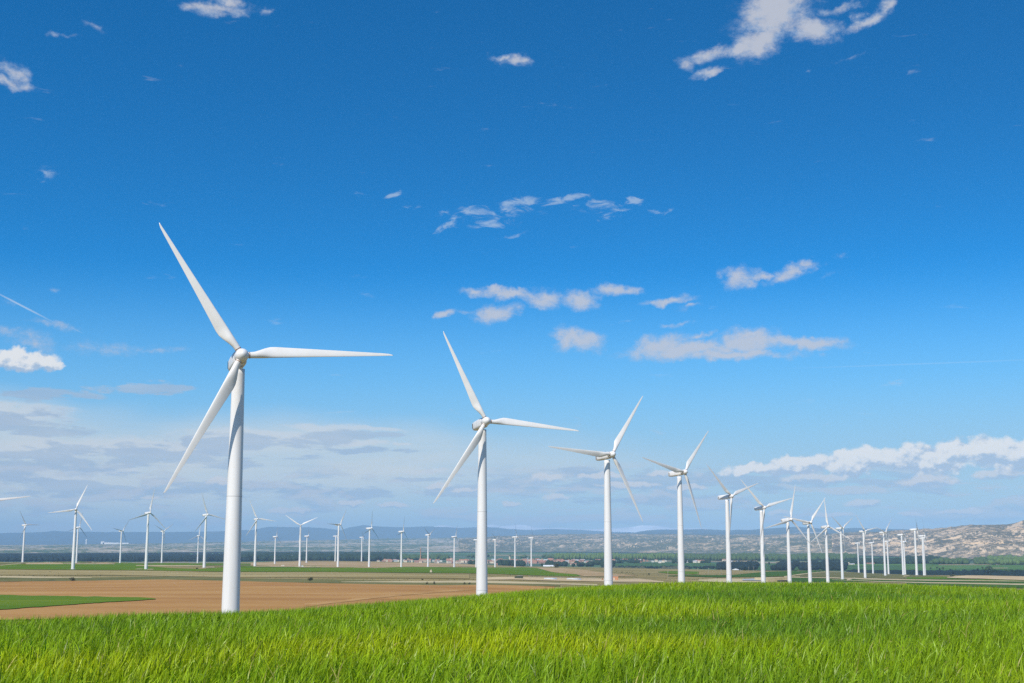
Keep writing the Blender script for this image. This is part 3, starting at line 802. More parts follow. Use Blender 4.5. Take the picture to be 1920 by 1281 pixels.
def make_bush(name, px, py, wpx, hpx, mat, lab, seed, n=260):
    b = at(px, py); m = px_m(b); r = empty(name, b); w, h = wpx * m, hpx * m
    V, Q = crown_np(n, w * .50, h * .62, h * .55, max(.12, w * .07), seed)
    mesh_np('foliage', V, Q, mat, parent=r)
    bm = bmesh.new()
    for a in range(4):
        add_box(bm, (w * .12 * math.cos(a * 1.6), w * .12 * math.sin(a * 1.6), h * .22), (.08, .08, h * .5), a)
    obj_bm('stem', bm, M_bark, r); tag(r, lab, 'bush'); return r


for i, (px, py, w, h, lab, mt) in enumerate((
    (135.5, 1090.2, 11, 6.4, 'scruffy olive bush at the stubble edge below the westernmost large far turbine', M_leafolive),
    (582, 1090.2, 9, 6.4, 'round dark bush standing alone above the ploughed field', M_leafdark),
    (792, 1087.6, 4.4, 2, 'tiny dark bush on the straw field above the shrub pair', M_leafdark),
    (800, 1096.2, 5, 5.5, 'thin olive shrub beside a darker one at the edge of the ploughed field', M_leafolive),
    (814, 1096.6, 4, 5, 'dark upright shrub at the edge of the ploughed field', M_leafdark),
    (871, 1096.6, 5, 4, 'western one of two small shrubs just before the second tallest tower', M_leafolive),
    (880, 1096.6, 4, 4, 'eastern one of two small shrubs just before the second tallest tower', M_leafolive),
    (369, 1067.6, 5, 3, 'small olive bush on the far olive patch near a tower foot', M_leafolive),
    (1217, 1078, 3.4, 2.6, 'tiny bush on the dry slope above the end of the wire fence', M_leafdark),
    (1043, 1064.6, 11, 8, 'bushy olive tree close beside the white barn', M_leafolive),
    (1397, 1069.8, 7, 4, 'low dark bush between two poles near the gabled barn', M_leafdark),
    (1786, 1082, 8, 4, 'pale olive bush at the west end of the sand bank', M_leafolive))):
    make_bush('bush', px, py, w, h, mt, lab, 100 + i)
# scattered tufts of the dry pasture: nobody could count them
nn = 1500
tx = rng.uniform(-40, 1960, nn); ty = rng.choice([0, 1, 2], nn, p=[.5, .3, .2]); ty = np.where(ty == 0, rng.uniform(1072, 1082, nn), np.where(ty == 1, rng.uniform(1083, 1091, nn), rng.uniform(1076, 1088, nn)))
P = hit(tx, ty); keep = (P[:, 1] > 350) & (P[:, 1] < 1700); P = P[keep]; nn = len(P)
sz = rng.uniform(.15, .42, nn)[:, None] * (np.linalg.norm(P, axis=1)[:, None] / 1000)
VV = []
for k in range(3):
    a = rng.uniform(0, 3.14, nn); dx = np.stack([np.cos(a), np.sin(a), 0 * a], -1) * sz * 1.1; up = np.array([0, 0, 1.0]) * sz * rng.uniform(.7, 1.3, (nn, 1))
    VV.append(np.stack([P - dx, P + dx, P + dx * .6 + up, P - dx * .6 + up], 1).reshape(-1, 3))
tufts = mesh_np('scrub_tufts', np.concatenate(VV), np.arange(nn * 12).reshape(-1, 4), M_leafolive)
tag(tufts, 'small dry tufts dotted over the straw-coloured pasture', 'scrub', kind='stuff')

# ------------------------------------------------------------------ the valley behind the plain
m, t, b_, out = new_mat('valley_fields')
geo = t.new('ShaderNodeNewGeometry'); pos = geo.outputs['Position']
wv = t.mapping(pos, rot=(0, 0, .35), scale=(.0022, .0035, 0))
vo = t.new('ShaderNodeTexVoronoi'); vo.feature = 'F1'; vo.distance = 'CHEBYCHEV'; vo.inputs['Scale'].default_value = 1.0; vo.inputs['Randomness'].default_value = .8
t.link(wv, vo.inputs['Vector'])
sep = t.new('ShaderNodeSeparateColor'); t.link(vo.outputs['Color'], sep.inputs[0])
cells = t.ramp(sep.outputs[0], [(0, (.045, .12, .03)), (.18, (.06, .145, .035)), (.34, (.10, .16, .045)), (.5, (.05, .10, .03)), (.62, (.26, .20, .115)), (.72, (.075, .15, .035)), (.84, (.34, .27, .17)), (.92, (.06, .11, .035))])
for nd in t.n:
    if nd.type == 'VALTORGB': nd.color_ramp.interpolation = 'CONSTANT'
nz = t.noise(t.mapping(pos, scale=(.01, .02, 0)), 1, 5, .65)
t.link(t.mix(t.smooth(nz, .35, .75, 0, .55), cells, (.06, .085, .035)), b_.inputs['Base Color']); b_.inputs['Roughness'].default_value = .95
M_valley = m
xs = np.linspace(-9000, 9000, 61); ys = np.linspace(1300, 15500, 61)
XV, YV = np.meshgrid(xs, ys, indexing='ij')
valley = mesh_np('valley_floor', np.stack([XV, YV, np.full_like(XV, VALLEY)], -1).reshape(-1, 3), grid_quads(61, 61), M_valley)
tag(valley, kind='structure')


def vsheet(name, mat, x0, x1, y0, y1, lift, n=14):
    xs = np.linspace(x0, x1, n); j = (fbm(xs * .03 + y0, xs * 0 + y1, 3, 61) - .5) * .5
    P = np.stack([vhit(xs, y0 + j), vhit(xs, (y0 + y1) / 2 + 0 * xs), vhit(xs, y1 - j)], 1); P[..., 2] += lift
    o = mesh_np(name, P.reshape(-1, 3), grid_quads(n, 3)[:, ::-1], mat); tag(o, kind='structure')


M_vg = ground_mat('valley_green', [(.3, (.06, .135, .025)), (.6, (.085, .17, .03)), (.75, (.13, .19, .045))], sx=.002, sy=.004, fine=.02)
M_vg2 = ground_mat('valley_bluegreen', [(.3, (.045, .095, .03)), (.6, (.06, .125, .035)), (.75, (.09, .145, .045))], sx=.002, sy=.004, fine=.02)
M_vt = ground_mat('valley_tan', [(.3, (.28, .21, .13)), (.6, (.38, .30, .19)), (.75, (.46, .37, .25))], sx=.002, sy=.004, fine=.02)
vs = [(M_vg, -80, 480, 1036.6, 1041, ), (M_vg2, -80, 300, 1039, 1042), (M_vg, 460, 720, 1034.4, 1038), (M_vg, 780, 1140, 1035.2, 1038.6), (M_vt, 780, 1130, 1034, 1035.2), (M_vg2, 820, 1130, 1039.4, 1043), (M_vt, 905, 1045, 1040.6, 1042),
      (M_vt, 1080, 1102, 1041, 1042), (M_vg2, 1140, 1400, 1036.4, 1041), (M_vg, 1280, 1700, 1041.6, 1044), (M_vt, 1366, 1420, 1051.8, 1053.6), (M_vg2, 1150, 1420, 1056, 1064.5), (M_vg, 1290, 1420, 1056.4, 1057.6),
      (M_vg2, 1340, 1700, 1057, 1070), (M_vt, 1455, 1510, 1053.6, 1055), (M_vg, 1690, 1960, 1060.4, 1073), (M_vg2, 1640, 1960, 1044.6, 1048), (M_vt, 1754, 1860, 1059.4, 1060.6), (M_vt, 1690, 1716, 1048, 1049.4), (M_vg, 1560, 1760, 1058, 1062), (M_vt, 1850, 1890, 1066, 1067), (M_vg, 1790, 1900, 1067.4, 1069.4)]
for i, (mm, x0, x1, y0, y1) in enumerate(vs):
    vsheet('tan_field' if mm is M_vt else 'green_field', mm, x0, x1, y0, y1, .15 + .08 * i)

# woods that read as one mass: many small crowns on the valley floor
ico_v = []
for s in range(4):
    bm = bmesh.new(); bmesh.ops.create_icosphere(bm, subdivisions=2, radius=1.0); g = np.random.default_rng(300 + s)
    v = np.array([q.co[:] for q in bm.verts]); f = np.array([[q.index for q in fc.verts] for fc in bm.faces]); bm.free()
    k = g.normal(0, 1, (9, 3)); v = v * (1 + .22 * np.sin(v @ k.T * 1.7).mean(1, keepdims=True) * 2 + .16 * (g.random((len(v), 1)) - .5))
    ico_v.append(v)
ico_f = f


def wood(name, mat, x0, x1, yb, yf, n, h, lab, seed, spread=.6, clump=None):
    g = np.random.default_rng(seed)
    px = g.uniform(x0, x1, n); u = g.random(n); py = yf + (yb - yf) * u
    if clump is not None:
        keep = fbm(px * clump, py * clump * 4, 3, seed) > .47; px, py = px[keep], py[keep]; n = len(px)
    B = vhit(px, py); D = np.linalg.norm(B, axis=1)
    # uneven outline along the edges
    hh = h * (.65 + .7 * g.random(n)) * (.75 + .5 * fbm(px * .06, py * .3, 3, seed + 5))
    rr = hh * spread * (.7 + .5 * g.random(n))
    VV, FF = [], []; nv = len(ico_v[0])
    for i in range(n):
        a = g.random() * 6.28; v = ico_v[i % 4]; c, s = math.cos(a), math.sin(a)
        w = np.stack([(v[:, 0] * c - v[:, 1] * s) * rr[i], (v[:, 0] * s + v[:, 1] * c) * rr[i], v[:, 2] * hh[i] * .52 + hh[i] * .52], -1) + B[i]
        VV.append(w); FF.append(ico_f + i * nv)
    o = mesh_np(name, np.concatenate(VV), np.concatenate(FF), mat)
    tag(o, lab, 'woods', kind='stuff'); return o


wood('pine_woods', M_leafcloudshade, -90, 470, 1053.5, 1042.2, 5200, 13, 'dark pine woods along the valley west of the tallest turbine', 401)  # this wood and the next: cloud shadow is painted as dark leaf colour
wood('pine_woods', M_leafdark, 440, 745, 1052.6, 1041.4, 4200, 17, 'dark green woods behind the tan field and the white silo', 402)
wood('poplar_woods', M_leafmid, 738, 840, 1050.5, 1045, 420, 14, 'mid green poplar woods west of the brick chimney', 403)
wood('valley_trees', M_leafmid, 820, 1130, 1047.6, 1043.5, 330, 12, 'loose green trees behind the village', 404, clump=.02)
wood('valley_trees', M_leafdark, 880, 1150, 1063, 1056.6, 520, 11, 'dark trees in front of the village', 405, clump=.025)
wood('poplar_plantation', M_leaflight, 1040, 1275, 1050, 1047, 900, 19, 'pale green poplar plantation behind the brick hut', 406, spread=.3)
wood('poplar_plantation', M_leafmid, 1270, 1420, 1051.5, 1046, 800, 17, 'rounded green poplars behind the hanging blade turbine', 407, spread=.45)
wood('valley_woods', M_leafmid, 1340, 1605, 1052, 1046, 1500, 17, 'green woods below the cliffs behind the V turbines', 408, spread=.45)
wood('valley_woods', M_leafcloudshade, 1345, 1590, 1070, 1058, 900, 11, 'dark bluish trees behind the dark green crop', 409, clump=.03)
wood('valley_woods', M_leafdark, 1590, 1720, 1058.5, 1053.5, 520, 12, 'dark belt of trees behind the eastern towers', 410)
wood('valley_woods', M_leafdark, 1700, 1764, 1058, 1051, 260, 15, 'dark tree clump beside the last pair of towers', 411)
wood('valley_woods', M_leafmid, 1740, 1862, 1059.4, 1052.6, 520, 14, 'green bushy woods below the bare cliffs', 412, clump=.03)
wood('poplar_plantation', M_leaflight, 1856, 1990, 1060, 1050, 420, 16, 'bright green poplars below the cliff village', 413)
wood('valley_scrub', M_leafcloudshade, 1590, 1990, 1083.5, 1074, 1900, 5.5, 'dark scrub belt behind the sand bank', 414, spread=.8)
wood('valley_scrub', M_leafolive, 1140, 1290, 1073, 1065.6, 420, 5, 'grey green scrub rows on the slope behind the dry field', 415, spread=.9, clump=.03)
wood('valley_scrub', M_leafcloudshade, 1130, 1420, 1067, 1064.4, 260, 5, 'dark hedge line behind the utility poles', 416, spread=.9)
wood('valley_trees', M_leafdark, 1150, 1330, 1056.8, 1053, 260, 9, 'dark low trees between the valley houses', 417, clump=.04)
wood('valley_trees', M_leafmid, -80, 300, 1040.5, 1037, 160, 14, 'thin line of green trees below the western town', 418, clump=.03)

# trees that stand out one by one in front of the eastern scrub
tree_protos = []
for i, (mt, n, rx, rz) in enumerate(((M_leafdark, 420, 3.0, 4.2), (M_leafcloudshade, 360, 1.9, 4.8), (M_leafmid, 420, 3.4, 3.6))):
    r = empty('valley_tree', (0, 0, 0)); V, Q = crown_np(n, rx, rz, 5.6, .55, 500 + i); mesh_np('crown', V, Q, mt, parent=r)
    rows = [ring(.34, -.5, 8), ring(.24, 2, 8), ring(.14, 5, 8), ring(.05, 8, 8)]
    bm = loft(rows)
    for a in range(5):
        q = a * 1.3; o0 = Vector((0, 0, 2.4 + .6 * a)); o1 = o0 + Vector((math.cos(q) * rx * .6, math.sin(q) * rx * .6, 1.6)); d = (o1 - o0)
        mtx = Matrix.Translation((o0 + o1) / 2) @ d.to_track_quat('Z', 'Y').to_matrix().to_4x4(); bmesh.ops.create_cone(bm, segments=6, radius1=.11, radius2=.04, depth=d.length, matrix=mtx)
    obj_bm('trunk', bm, M_bark, r, True); tree_protos.append(r)
used = [False] * 3
for i, (px, py, hpx, k) in enumerate(((1782, 1071.5, 5, 0), (1787, 1081, 8, 1), (1826, 1077, 8, 1), (1834, 1076.5, 10, 1), (1842, 1067.5, 5, 2), (1846, 1078, 8, 1), (1852.5, 1080, 9.5, 1), (1854, 1076, 16, 2), (1859, 1079, 10, 0), (1865, 1078.5, 11, 0), (1872, 1079, 10, 0), (1879, 1079, 7, 1), (1888, 1077, 9, 2), (1893, 1077.5, 9, 2),
                                       (1899, 1079, 10, 0), (1905, 1078.8, 8, 1), (1913, 1078.6, 10, 0), (1924, 1079, 9, 0), (1757, 1067, 5, 2), (1768, 1069, 6, 2), (1745, 1068, 4, 0), (1762, 1070, 5, 0), (1491, 1059, 6, 0), (1503, 1059.5, 5, 1), (1442, 1059.5, 6, 0), (1588, 1056, 6, 1), (1385, 1054.5, 4, 0), (1019, 1047.5, 7, 2), (1016, 1061.8, 6, 0), (990, 1058.4, 5, 0), (1100, 1061.5, 5, 0), (952, 1059, 5, 1))):
    r = tree_protos[k] if not used[k] else copy_tree(tree_protos[k]); used[k] = True
    b = vhit(px, py); s = hpx * np.linalg.norm(b) / F / 9.6
    r.location = b; r.rotation_euler = (0, 0, i * 1.7); r.scale = (s * random.uniform(.9, 1.25), s * random.uniform(.9, 1.25), s)
    eastern = px > 1800; far = px < 1720
    tag(r, 'slim dark tree in the row behind the pale sand bank' if eastern and k == 1 else 'broad dark tree in the row behind the pale sand bank' if eastern and k == 0 else 'lighter open tree among the row behind the sand bank' if eastern
        else 'lone tree among the valley fields behind the towers' if far else 'small tree on the green valley fields near the last towers', 'tree',
        'trees behind the sand bank' if eastern else 'lone valley trees' if far else 'trees on the eastern valley fields')

# ------------------------------------------------------------------ houses, sheds and towers in the valley


def house_proto(w, d, h, rh, wm, rm, hip=False):
    r = empty('village_house', (0, 0, 0)); obj_bm('wall', box((0, 0, h / 2 - .3), (w, d, h + .6)), wm, r)
    bm = bmesh.new(); e = .35; q = [(-w / 2 - e, -d / 2 - e, h), (w / 2 + e, -d / 2 - e, h), (w / 2 + e, d / 2 + e, h), (-w / 2 - e, d / 2 + e, h)]
    v = [bm.verts.new(p) for p in q]; k = w * .22 if hip else 0
    a, b = bm.verts.new((-w / 2 - e + k, 0, h + rh)), bm.verts.new((w / 2 + e - k, 0, h + rh))
    bm.faces.new((v[0], v[1], b, a)); bm.faces.new((v[2], v[3], a, b)); bm.faces.new((v[1], v[2], b)); bm.faces.new((v[3], v[0], a)); bm.faces.new(v[::-1])
    obj_bm('roof', bm, rm, r)
    bm = bmesh.new()
    for x in (-.3, .05, .33):
        for z in (.3, .72):
            if h > 5 or z < .5: add_box(bm, (x * w, -d / 2 - .03, h * z), (1.0, .08, 1.3))
    for f_ in list(bm.faces)[:0]: pass
    bm.free()
    for x in (-.3, .05, .33):
        obj_bm('window', box((x * w, -d / 2 - .03, h * .62), (1.0, .08, 1.3)), M_dark, r)
    return r


KINDS = [house_proto(13, 9, 6.5, 2.2, M_cream, M_tileroof), house_proto(10, 9, 7.5, 2.0, M_tanwall, M_tileroof, True), house_proto(17, 10, 5.0, 2.4, M_redwall, M_tileroof), house_proto(14, 9, 5.5, 1.6, M_plaster, M_greyroof), house_proto(26, 14, 6, 2.0, M_plaster, M_whiteroof)]
KN = ['small cream house with a red tiled roof', 'tall tan house with a red hipped roof', 'long reddish house with a tiled roof', 'pale house with a grey roof', 'long pale shed with a white roof']
kused = [False] * 5
clusters = [('in the tan village by the brick chimney', 'houses of the chimney village', 705, 925, 1051.2, 1056.6, 62, (0, 1, 1, 2, 0, 3)),
            ('in the village behind the green tongue', 'houses of the red-roofed village', 915, 1062, 1050.2, 1056.6, 46, (2, 2, 0, 1, 2)),
            ('among trees behind the brick hut', 'houses behind the brick hut', 1062, 1215, 1051.2, 1056.0, 34, (2, 0, 3, 2)),
            ('in the woods behind the olive patch', 'houses in the dark woods', 285, 445, 1046.6, 1050, 24, (2, 3, 0)),
            ('in the woods behind the white silo', 'sheds by the silo', 566, 660, 1046.8, 1050, 16, (3, 4)),
            ('at the foot of the bare cliffs', 'houses below the eastern cliffs', 1800, 1935, 1045.6, 1050.5, 34, (0, 3, 4, 0, 2)),
            ('in the valley strip behind the utility poles', 'houses of the valley strip', 1210, 1400, 1053.2, 1056.6, 18, (0, 3, 3)),
            ('in the far western town', 'buildings of the western town', -20, 76, 1030.2, 1036.6, 30, (4, 4, 0, 2))]
for where, grp, x0, x1, y0, y1, n, ks in clusters:
    g = np.random.default_rng(int(x0) + 900)
    for i in range(n):
        k = ks[int(g.integers(len(ks)))]; px = g.uniform(x0, x1); py = y0 + (y1 - y0) * g.random() ** .8
        r = KINDS[k] if not kused[k] else copy_tree(KINDS[k]); kused[k] = True
        b = vhit(px, py); s = 1.0 if py > 1044 else 1.7
        r.location = b; r.rotation_euler = (0, 0, g.choice([0, 1.57, .3, -.4]) + g.normal(0, .12)); r.scale = (s * g.uniform(.8, 1.3), s * g.uniform(.8, 1.2), s * g.uniform(.85, 1.25))
        tag(r, KN[k] + ' ' + where, 'house' if k < 4 else 'shed', grp)


def vthing(name, px, py, rz=0.0):
    b = Vector(vhit(px, py).tolist()); return empty(name, b, rz), b.length / F


def shed(px, py, wpx, hpx, wm, rm, lab, rz=0.0, name='long_shed', dpx=None):
    r, m = vthing(name, px, py, rz); w, h = wpx * m, hpx * m; d = (dpx or max(3.0, wpx * .35)) * m
    obj_bm('wall', box((0, 0, h * .32), (w, d, h * .68)), wm, r)
    bm = bmesh.new(); z = h * .66
    v = [bm.verts.new(p) for p in ((-w / 2 - .4, -d / 2 - .4, z), (w / 2 + .4, -d / 2 - .4, z), (w / 2 + .4, d / 2 + .4, z), (-w / 2 - .4, d / 2 + .4, z))]
    a, b = bm.verts.new((-w / 2 - .4, 0, h)), bm.verts.new((w / 2 + .4, 0, h))
    bm.faces.new((v[0], v[1], b, a)); bm.faces.new((v[2], v[3], a, b)); bm.faces.new((v[1], v[2], b)); bm.faces.new((v[3], v[0], a)); bm.faces.new(v[::-1])
    obj_bm('roof', bm, rm, r)
    obj_bm('door', box((w * .2, -d / 2 - .06, h * .26), (min(w * .15, 5), .1, h * .5)), M_dark, r)
    tag(r, lab, 'shed'); return r


shed(1029, 1064.6, 20, 4.8, M_whiteroof, M_whiteroof, 'low white barn at the rim of the plain beside an olive tree', name='white_barn')
shed(1379.5, 1072, 9.5, 5.4, M_plaster, M_whiteroof, 'small white gabled barn behind the utility poles', 1.25, name='gabled_barn', dpx=12)
shed(1054, 1033.6, 14, 2.4, M_whiteroof, M_whiteroof, 'western one of two long white sheds at the foot of the pale badlands')
shed(1076, 1033.2, 10, 2.4, M_whiteroof, M_greyroof, 'eastern one of two long white sheds at the foot of the pale badlands')
shed(1536, 1041, 22, 2.2, M_whiteroof, M_whiteroof, 'long low white shed at the foot of the cliffs between two towers')
shed(1595, 1042, 6, 2.4, M_whiteroof, M_greyroof, 'small blue-grey shed at the cliff foot by the side-on turbine')
shed(1466.5, 1044, 4.4, 2, M_cream, M_cream, 'tiny cream shed above the green woods below the cliffs')
shed(945, 1061, 28, 4.6, M_redwall, M_tileroof, 'long dark red barn in front of the red-roofed village')
shed(1081, 1060, 24, 4, M_tanwall, M_tileroof, 'pink-tan building with a red roof end in front of the brick hut village')
shed(1075, 1056, 9, 4, M_tanwall, M_tileroof, 'tall tan wing behind the pink-tan building')
shed(1018, 1051.6, 22, 2.4, M_plaster, M_whiteroof, 'long white-roofed hall at the east end of the red-roofed village')
shed(115, 1050.6, 15, 2.6, M_greyroof, M_greyroof, 'grey flat shed at the rim of the plain west of the first far towers')
shed(1564, 1060, 17, 4.0, M_cream, M_whiteroof, 'western long cream shed of the cream farm')
shed(1586, 1060, 12, 5.0, M_cream, M_cream, 'tall cream barn at the middle of the cream farm')
shed(1598, 1060, 8, 3.2, M_cream, M_greyroof, 'grey-roofed eastern shed of the cream farm')
shed(1632, 1058.6, 14, 3, M_redwall, M_tileroof, 'low red-roofed shed east of the cream farm')
shed(797, 1054.6, 22, 6.6, M_tanwall, M_tileroof, 'big tan factory hall beside the brick chimney', name='factory_hall')
shed(840, 1056, 6, 8, M_tanwall, M_tileroof, 'square tan brick tower house in the chimney village', name='tower_house', dpx=6)
shed(868, 1055, 14, 6, M_cream, M_tileroof, 'large salmon-coloured house at the east end of the chimney village', name='large_house')
shed(1845, 1048.5, 24, 3.2, M_plaster, M_greyroof, 'long grey-roofed works at the foot of the bare cliffs')
shed(1888, 1048, 10, 4, M_whiteroof, M_whiteroof, 'white-walled works beside dark trees at the foot of the bare cliffs')
shed(586, 1048.6, 17, 2.6, M_whiteroof, M_whiteroof, 'long white shed in the dark woods east of the silo')

r, m_ = vthing('brick_chimney', 788.6, 1053.6); H = 25 * m_
obj_bm('stack', loft([ring(2.3 * 1.1, -1, 20), ring(2.3, H * .1, 20), ring(1.45, H * .93, 20), ring(1.75, H * .94, 20), ring(1.75, H, 20), ring(1.2, H, 20)]), M_brick, r, True)
obj_bm('base', box((0, 0, 3), (7, 7, 7)), M_brick, r); obj_bm('band', loft([ring(1.95, H * .55, 20), ring(1.92, H * .56, 20)], False), M_dark, r)
tag(r, 'tall tapering orange brick chimney rising from the village', 'chimney')
r, m_ = vthing('church_tower', 955.5, 1052); H = 8.5 * m_
obj_bm('shaft', box((0, 0, H * .4), (5.5, 5.5, H * .8)), M_cream, r)
obj_bm('belfry', box((0, 0, H * .86), (4.4, 4.4, H * .14)), M_cream, r); obj_bm('roof', loft([ring(3.6, H * .93, 4), ring(.1, H * 1.12, 4)]), M_tileroof, r)
tag(r, 'pale yellow church tower above the red-roofed village', 'church tower')
r, m_ = vthing('grain_silo', 550.5, 1051.6)
obj_bm('tower', box((-2.2 * m_, 0, 5 * m_), (3.2 * m_, 9, 10 * m_)), M_white, r); obj_bm('annex', box((1.3 * m_, 0, 3.6 * m_), (3.6 * m_, 9, 7.4 * m_)), M_greyroof, r); obj_bm('base', box((1.5 * m_, -2, 1.1 * m_), (11 * m_, 12, 2.6 * m_)), M_seam, r)
tag(r, 'white grain silo block standing before the dark woods', 'silo')
r, m_ = vthing('white_factory', 1093, 1033)
for x, w, h in ((-6, 5, 2), (-1, 4, 4), (3, 5, 2.6), (7, 4, 1.8)): obj_bm('hall', box((x * m_, 0, h * m_ / 2), (w * m_, 30, h * m_)), M_white, r)
obj_bm('chute', loft([[(-3 * m_, y, z) for y, z in ((-2, 3 * m_), (2, 3 * m_), (2, 3.4 * m_), (-2, 3.4 * m_))], [(1 * m_, y, z) for y, z in ((-2, 5 * m_), (2, 5 * m_), (2, 5.4 * m_), (-2, 5.4 * m_))]]), M_white, r)
tag(r, 'small white factory with a raised chute at the foot of the pale badlands', 'factory')
# lattice pylon
r, m_ = vthing('lattice_pylon', 989.5, 1061); H = 15 * m_; bm = bmesh.new()


def strut(bm, a, b, w=.35):
    a, b = Vector(a), Vector(b); d = b - a
    bmesh.ops.create_cube(bm, size=1, matrix=Matrix.Translation((a + b) / 2) @ d.to_track_quat('Z', 'Y').to_matrix().to_4x4() @ Matrix.Diagonal((w, w, d.length, 1)))


lv = [(0, 3.2), (.25, 2.3), (.5, 1.5), (.75, .9), (1, .3)]
for (z0, w0), (z1, w1) in zip(lv, lv[1:]):
    for sx, sy, tx, ty in ((-1, -1, 1, -1), (1, -1, 1, 1), (1, 1, -1, 1), (-1, 1, -1, -1)):
        strut(bm, (sx * w0, sy * w0, z0 * H), (sx * w1, sy * w1, z1 * H)); strut(bm, (sx * w0, sy * w0, z0 * H), (tx * w1, ty * w1, z1 * H), .2)
obj_bm('mast', bm, M_galv, r); bm = bmesh.new()
for z in (.7, .82, .94): strut(bm, (-4.2, 0, z * H), (4.2, 0, z * H), .3)
obj_bm('arms', bm, M_galv, r); tag(r, 'grey steel lattice pylon by the east end of the red-roofed village', 'pylon')


# ------------------------------------------------------------------ badlands and mountains: height fields seen beyond the valley
def far_range(name, mat, px, foot, top, dfoot, dtop, prof, amp, wl, seed, nx=700, ny=170, gain=.55, oct=6, back=.25, edge=None, z_foot=None):
    """Hills between a foot row and a skyline row: distance, height and relief are in metres."""
    cols = np.linspace(px[0], px[-1], nx)
    yf = np.interp(cols, px, foot); yt = np.interp(cols, px, top); df = np.interp(cols, px, dfoot); dt = np.interp(cols, px, dtop)
    tt = np.linspace(0, 1 + back, ny)
    PXc = np.repeat(cols[:, None], ny, 1); T = np.repeat(tt[None], nx, 0)
    g = np.interp(T, *prof)
    Y = yf[:, None] + (yt - yf)[:, None] * g
    D = df[:, None] + (dt - df)[:, None] * T
    az = np.arctan((PXc - 960) * ct / F); kk = (640.5 - Y) / F; slope = np.cos(az) * (kk * ct + st) / (ct - kk * st)
    X = D * np.sin(az); Yw = D * np.cos(az); Z = slope * D
    b = np.clip((T - 1) / max(back, 1e-3), 0, 1); Z = Z - b * b * np.abs(Z + 160) * .9
    n = fbm(X / wl, Yw / wl, oct, seed, gain, ridged=True) - .62
    n2 = fbm(X / (wl * 4), Yw / (wl * 4), 3, seed + 9) - .5
    env = np.clip(T / .12, 0, 1) * (1 - .55 * np.clip((T - .7) / .3, 0, 1))
    Z = Z + (n * amp + n2 * amp * .5) * env
    return mesh_np(name, np.stack([X, Yw, Z], -1).reshape(-1, 3), grid_quads(nx, ny), mat, smooth=True)


def badland_mat(name, soil, scrubc, band, thr=.5, bandz=.06, mix_lo=.77, mix_hi=.98, scale=1.6, steep=(.80, .96)):
    m, t, b, out = new_mat(name); g = t.new('ShaderNodeNewGeometry'); pos = g.outputs['Position']
    sn = t.new('ShaderNodeSeparateXYZ'); t.link(g.outputs['Normal'], sn.inputs[0])
    n1 = t.noise(t.mapping(pos, scale=(.016 * scale, .010 * scale, .03 * scale)), 1, 7, .68, .6)
    n2 = t.noise(t.mapping(pos, scale=(.0016 * scale, .0012 * scale, .004 * scale)), 1, 5, .6)
    # strata: level beds of paler and redder soil
    sp = t.new('ShaderNodeSeparateXYZ'); t.link(pos, sp.inputs[0])
    bz = t.math('ADD', t.math('MULTIPLY', sp.outputs['Z'], bandz), t.math('MULTIPLY', n2, 2.2))
    cv = t.new('ShaderNodeCombineXYZ'); t.link(bz, cv.inputs[0])
    nb = t.noise(cv.outputs[0], 1.0, 3, .6)
    soilc = t.ramp(nb, [(.32, soil), (.5, band), (.66, tuple(min(.8, c * 1.22) for c in soil))])
    # plants hold on level ground and in the north-facing folds
    s = t.smooth(sn.outputs['Z'], steep[0], steep[1], 0, .34)
    k = t.math('ADD', t.math('ADD', t.math('MULTIPLY', n1, .70), t.math('MULTIPLY', n2, .50)), s)
    f = t.smooth(k, mix_lo, mix_hi)
    t.link(t.mix(f, soilc, scrubc), b.inputs['Base Color']); b.inputs['Roughness'].default_value = .95; b.inputs['Specular IOR Level'].default_value = .05
    return m


M_bad = badland_mat('badland_soil', (.60, .40, .22), (.105, .115, .065), (.62, .465, .30))
M_badr = badland_mat('badland_soil_east', (.68, .44, .235), (.125, .12, .085), (.62, .47, .31), mix_lo=.77, mix_hi=.99, scale=2.0)
M_low = badland_mat('low_hills', (.42, .33, .22), (.075, .12, .05), (.50, .41, .30), mix_lo=.84, mix_hi=1.0, scale=.8)
K = dict
# low farmed rise and cut banks of the west, badlands of the middle, cliffs of the east
o = far_range('badland_hills', M_low, [-150, 0, 120, 240, 480, 700, 900, 1000], [1037.4, 1037.4, 1037.2, 1036.6, 1034.4, 1034.4, 1035, 1034.6], [1022.6, 1022.6, 1021.4, 1020.4, 1015.6, 1011, 1007.6, 1005],
              [8600, 8600, 8700, 9000, 11000, 11000, 10500, 10800], [15500, 15500, 15500, 16000, 17500, 18500, 19500, 19500], ([0, .1, .22, .5, .8, 1, 1.3], [0, .18, .42, .58, .85, 1, 1]), 30, 420, 71)
tag(o, kind='structure')
o = far_range('badland_hills', M_bad, [860, 920, 1000, 1140, 1300, 1440, 1600, 1700], [1035, 1035, 1034.4, 1035.4, 1037.6, 1040.4, 1041.5, 1042.6], [1012, 1007, 1003.2, 1001.6, 1003, 1003.5, 998, 996],
              [10500, 10500, 10800, 10300, 9000, 8200, 7700, 7100], [15500, 16000, 16500, 16500, 15500, 14500, 14000, 12500], ([0, .06, .2, .4, .55, .75, 1, 1.3], [0, .10, .40, .55, .74, .86, 1, 1]), 78, 400, 72, nx=900, ny=220)
tag(o, kind='structure')
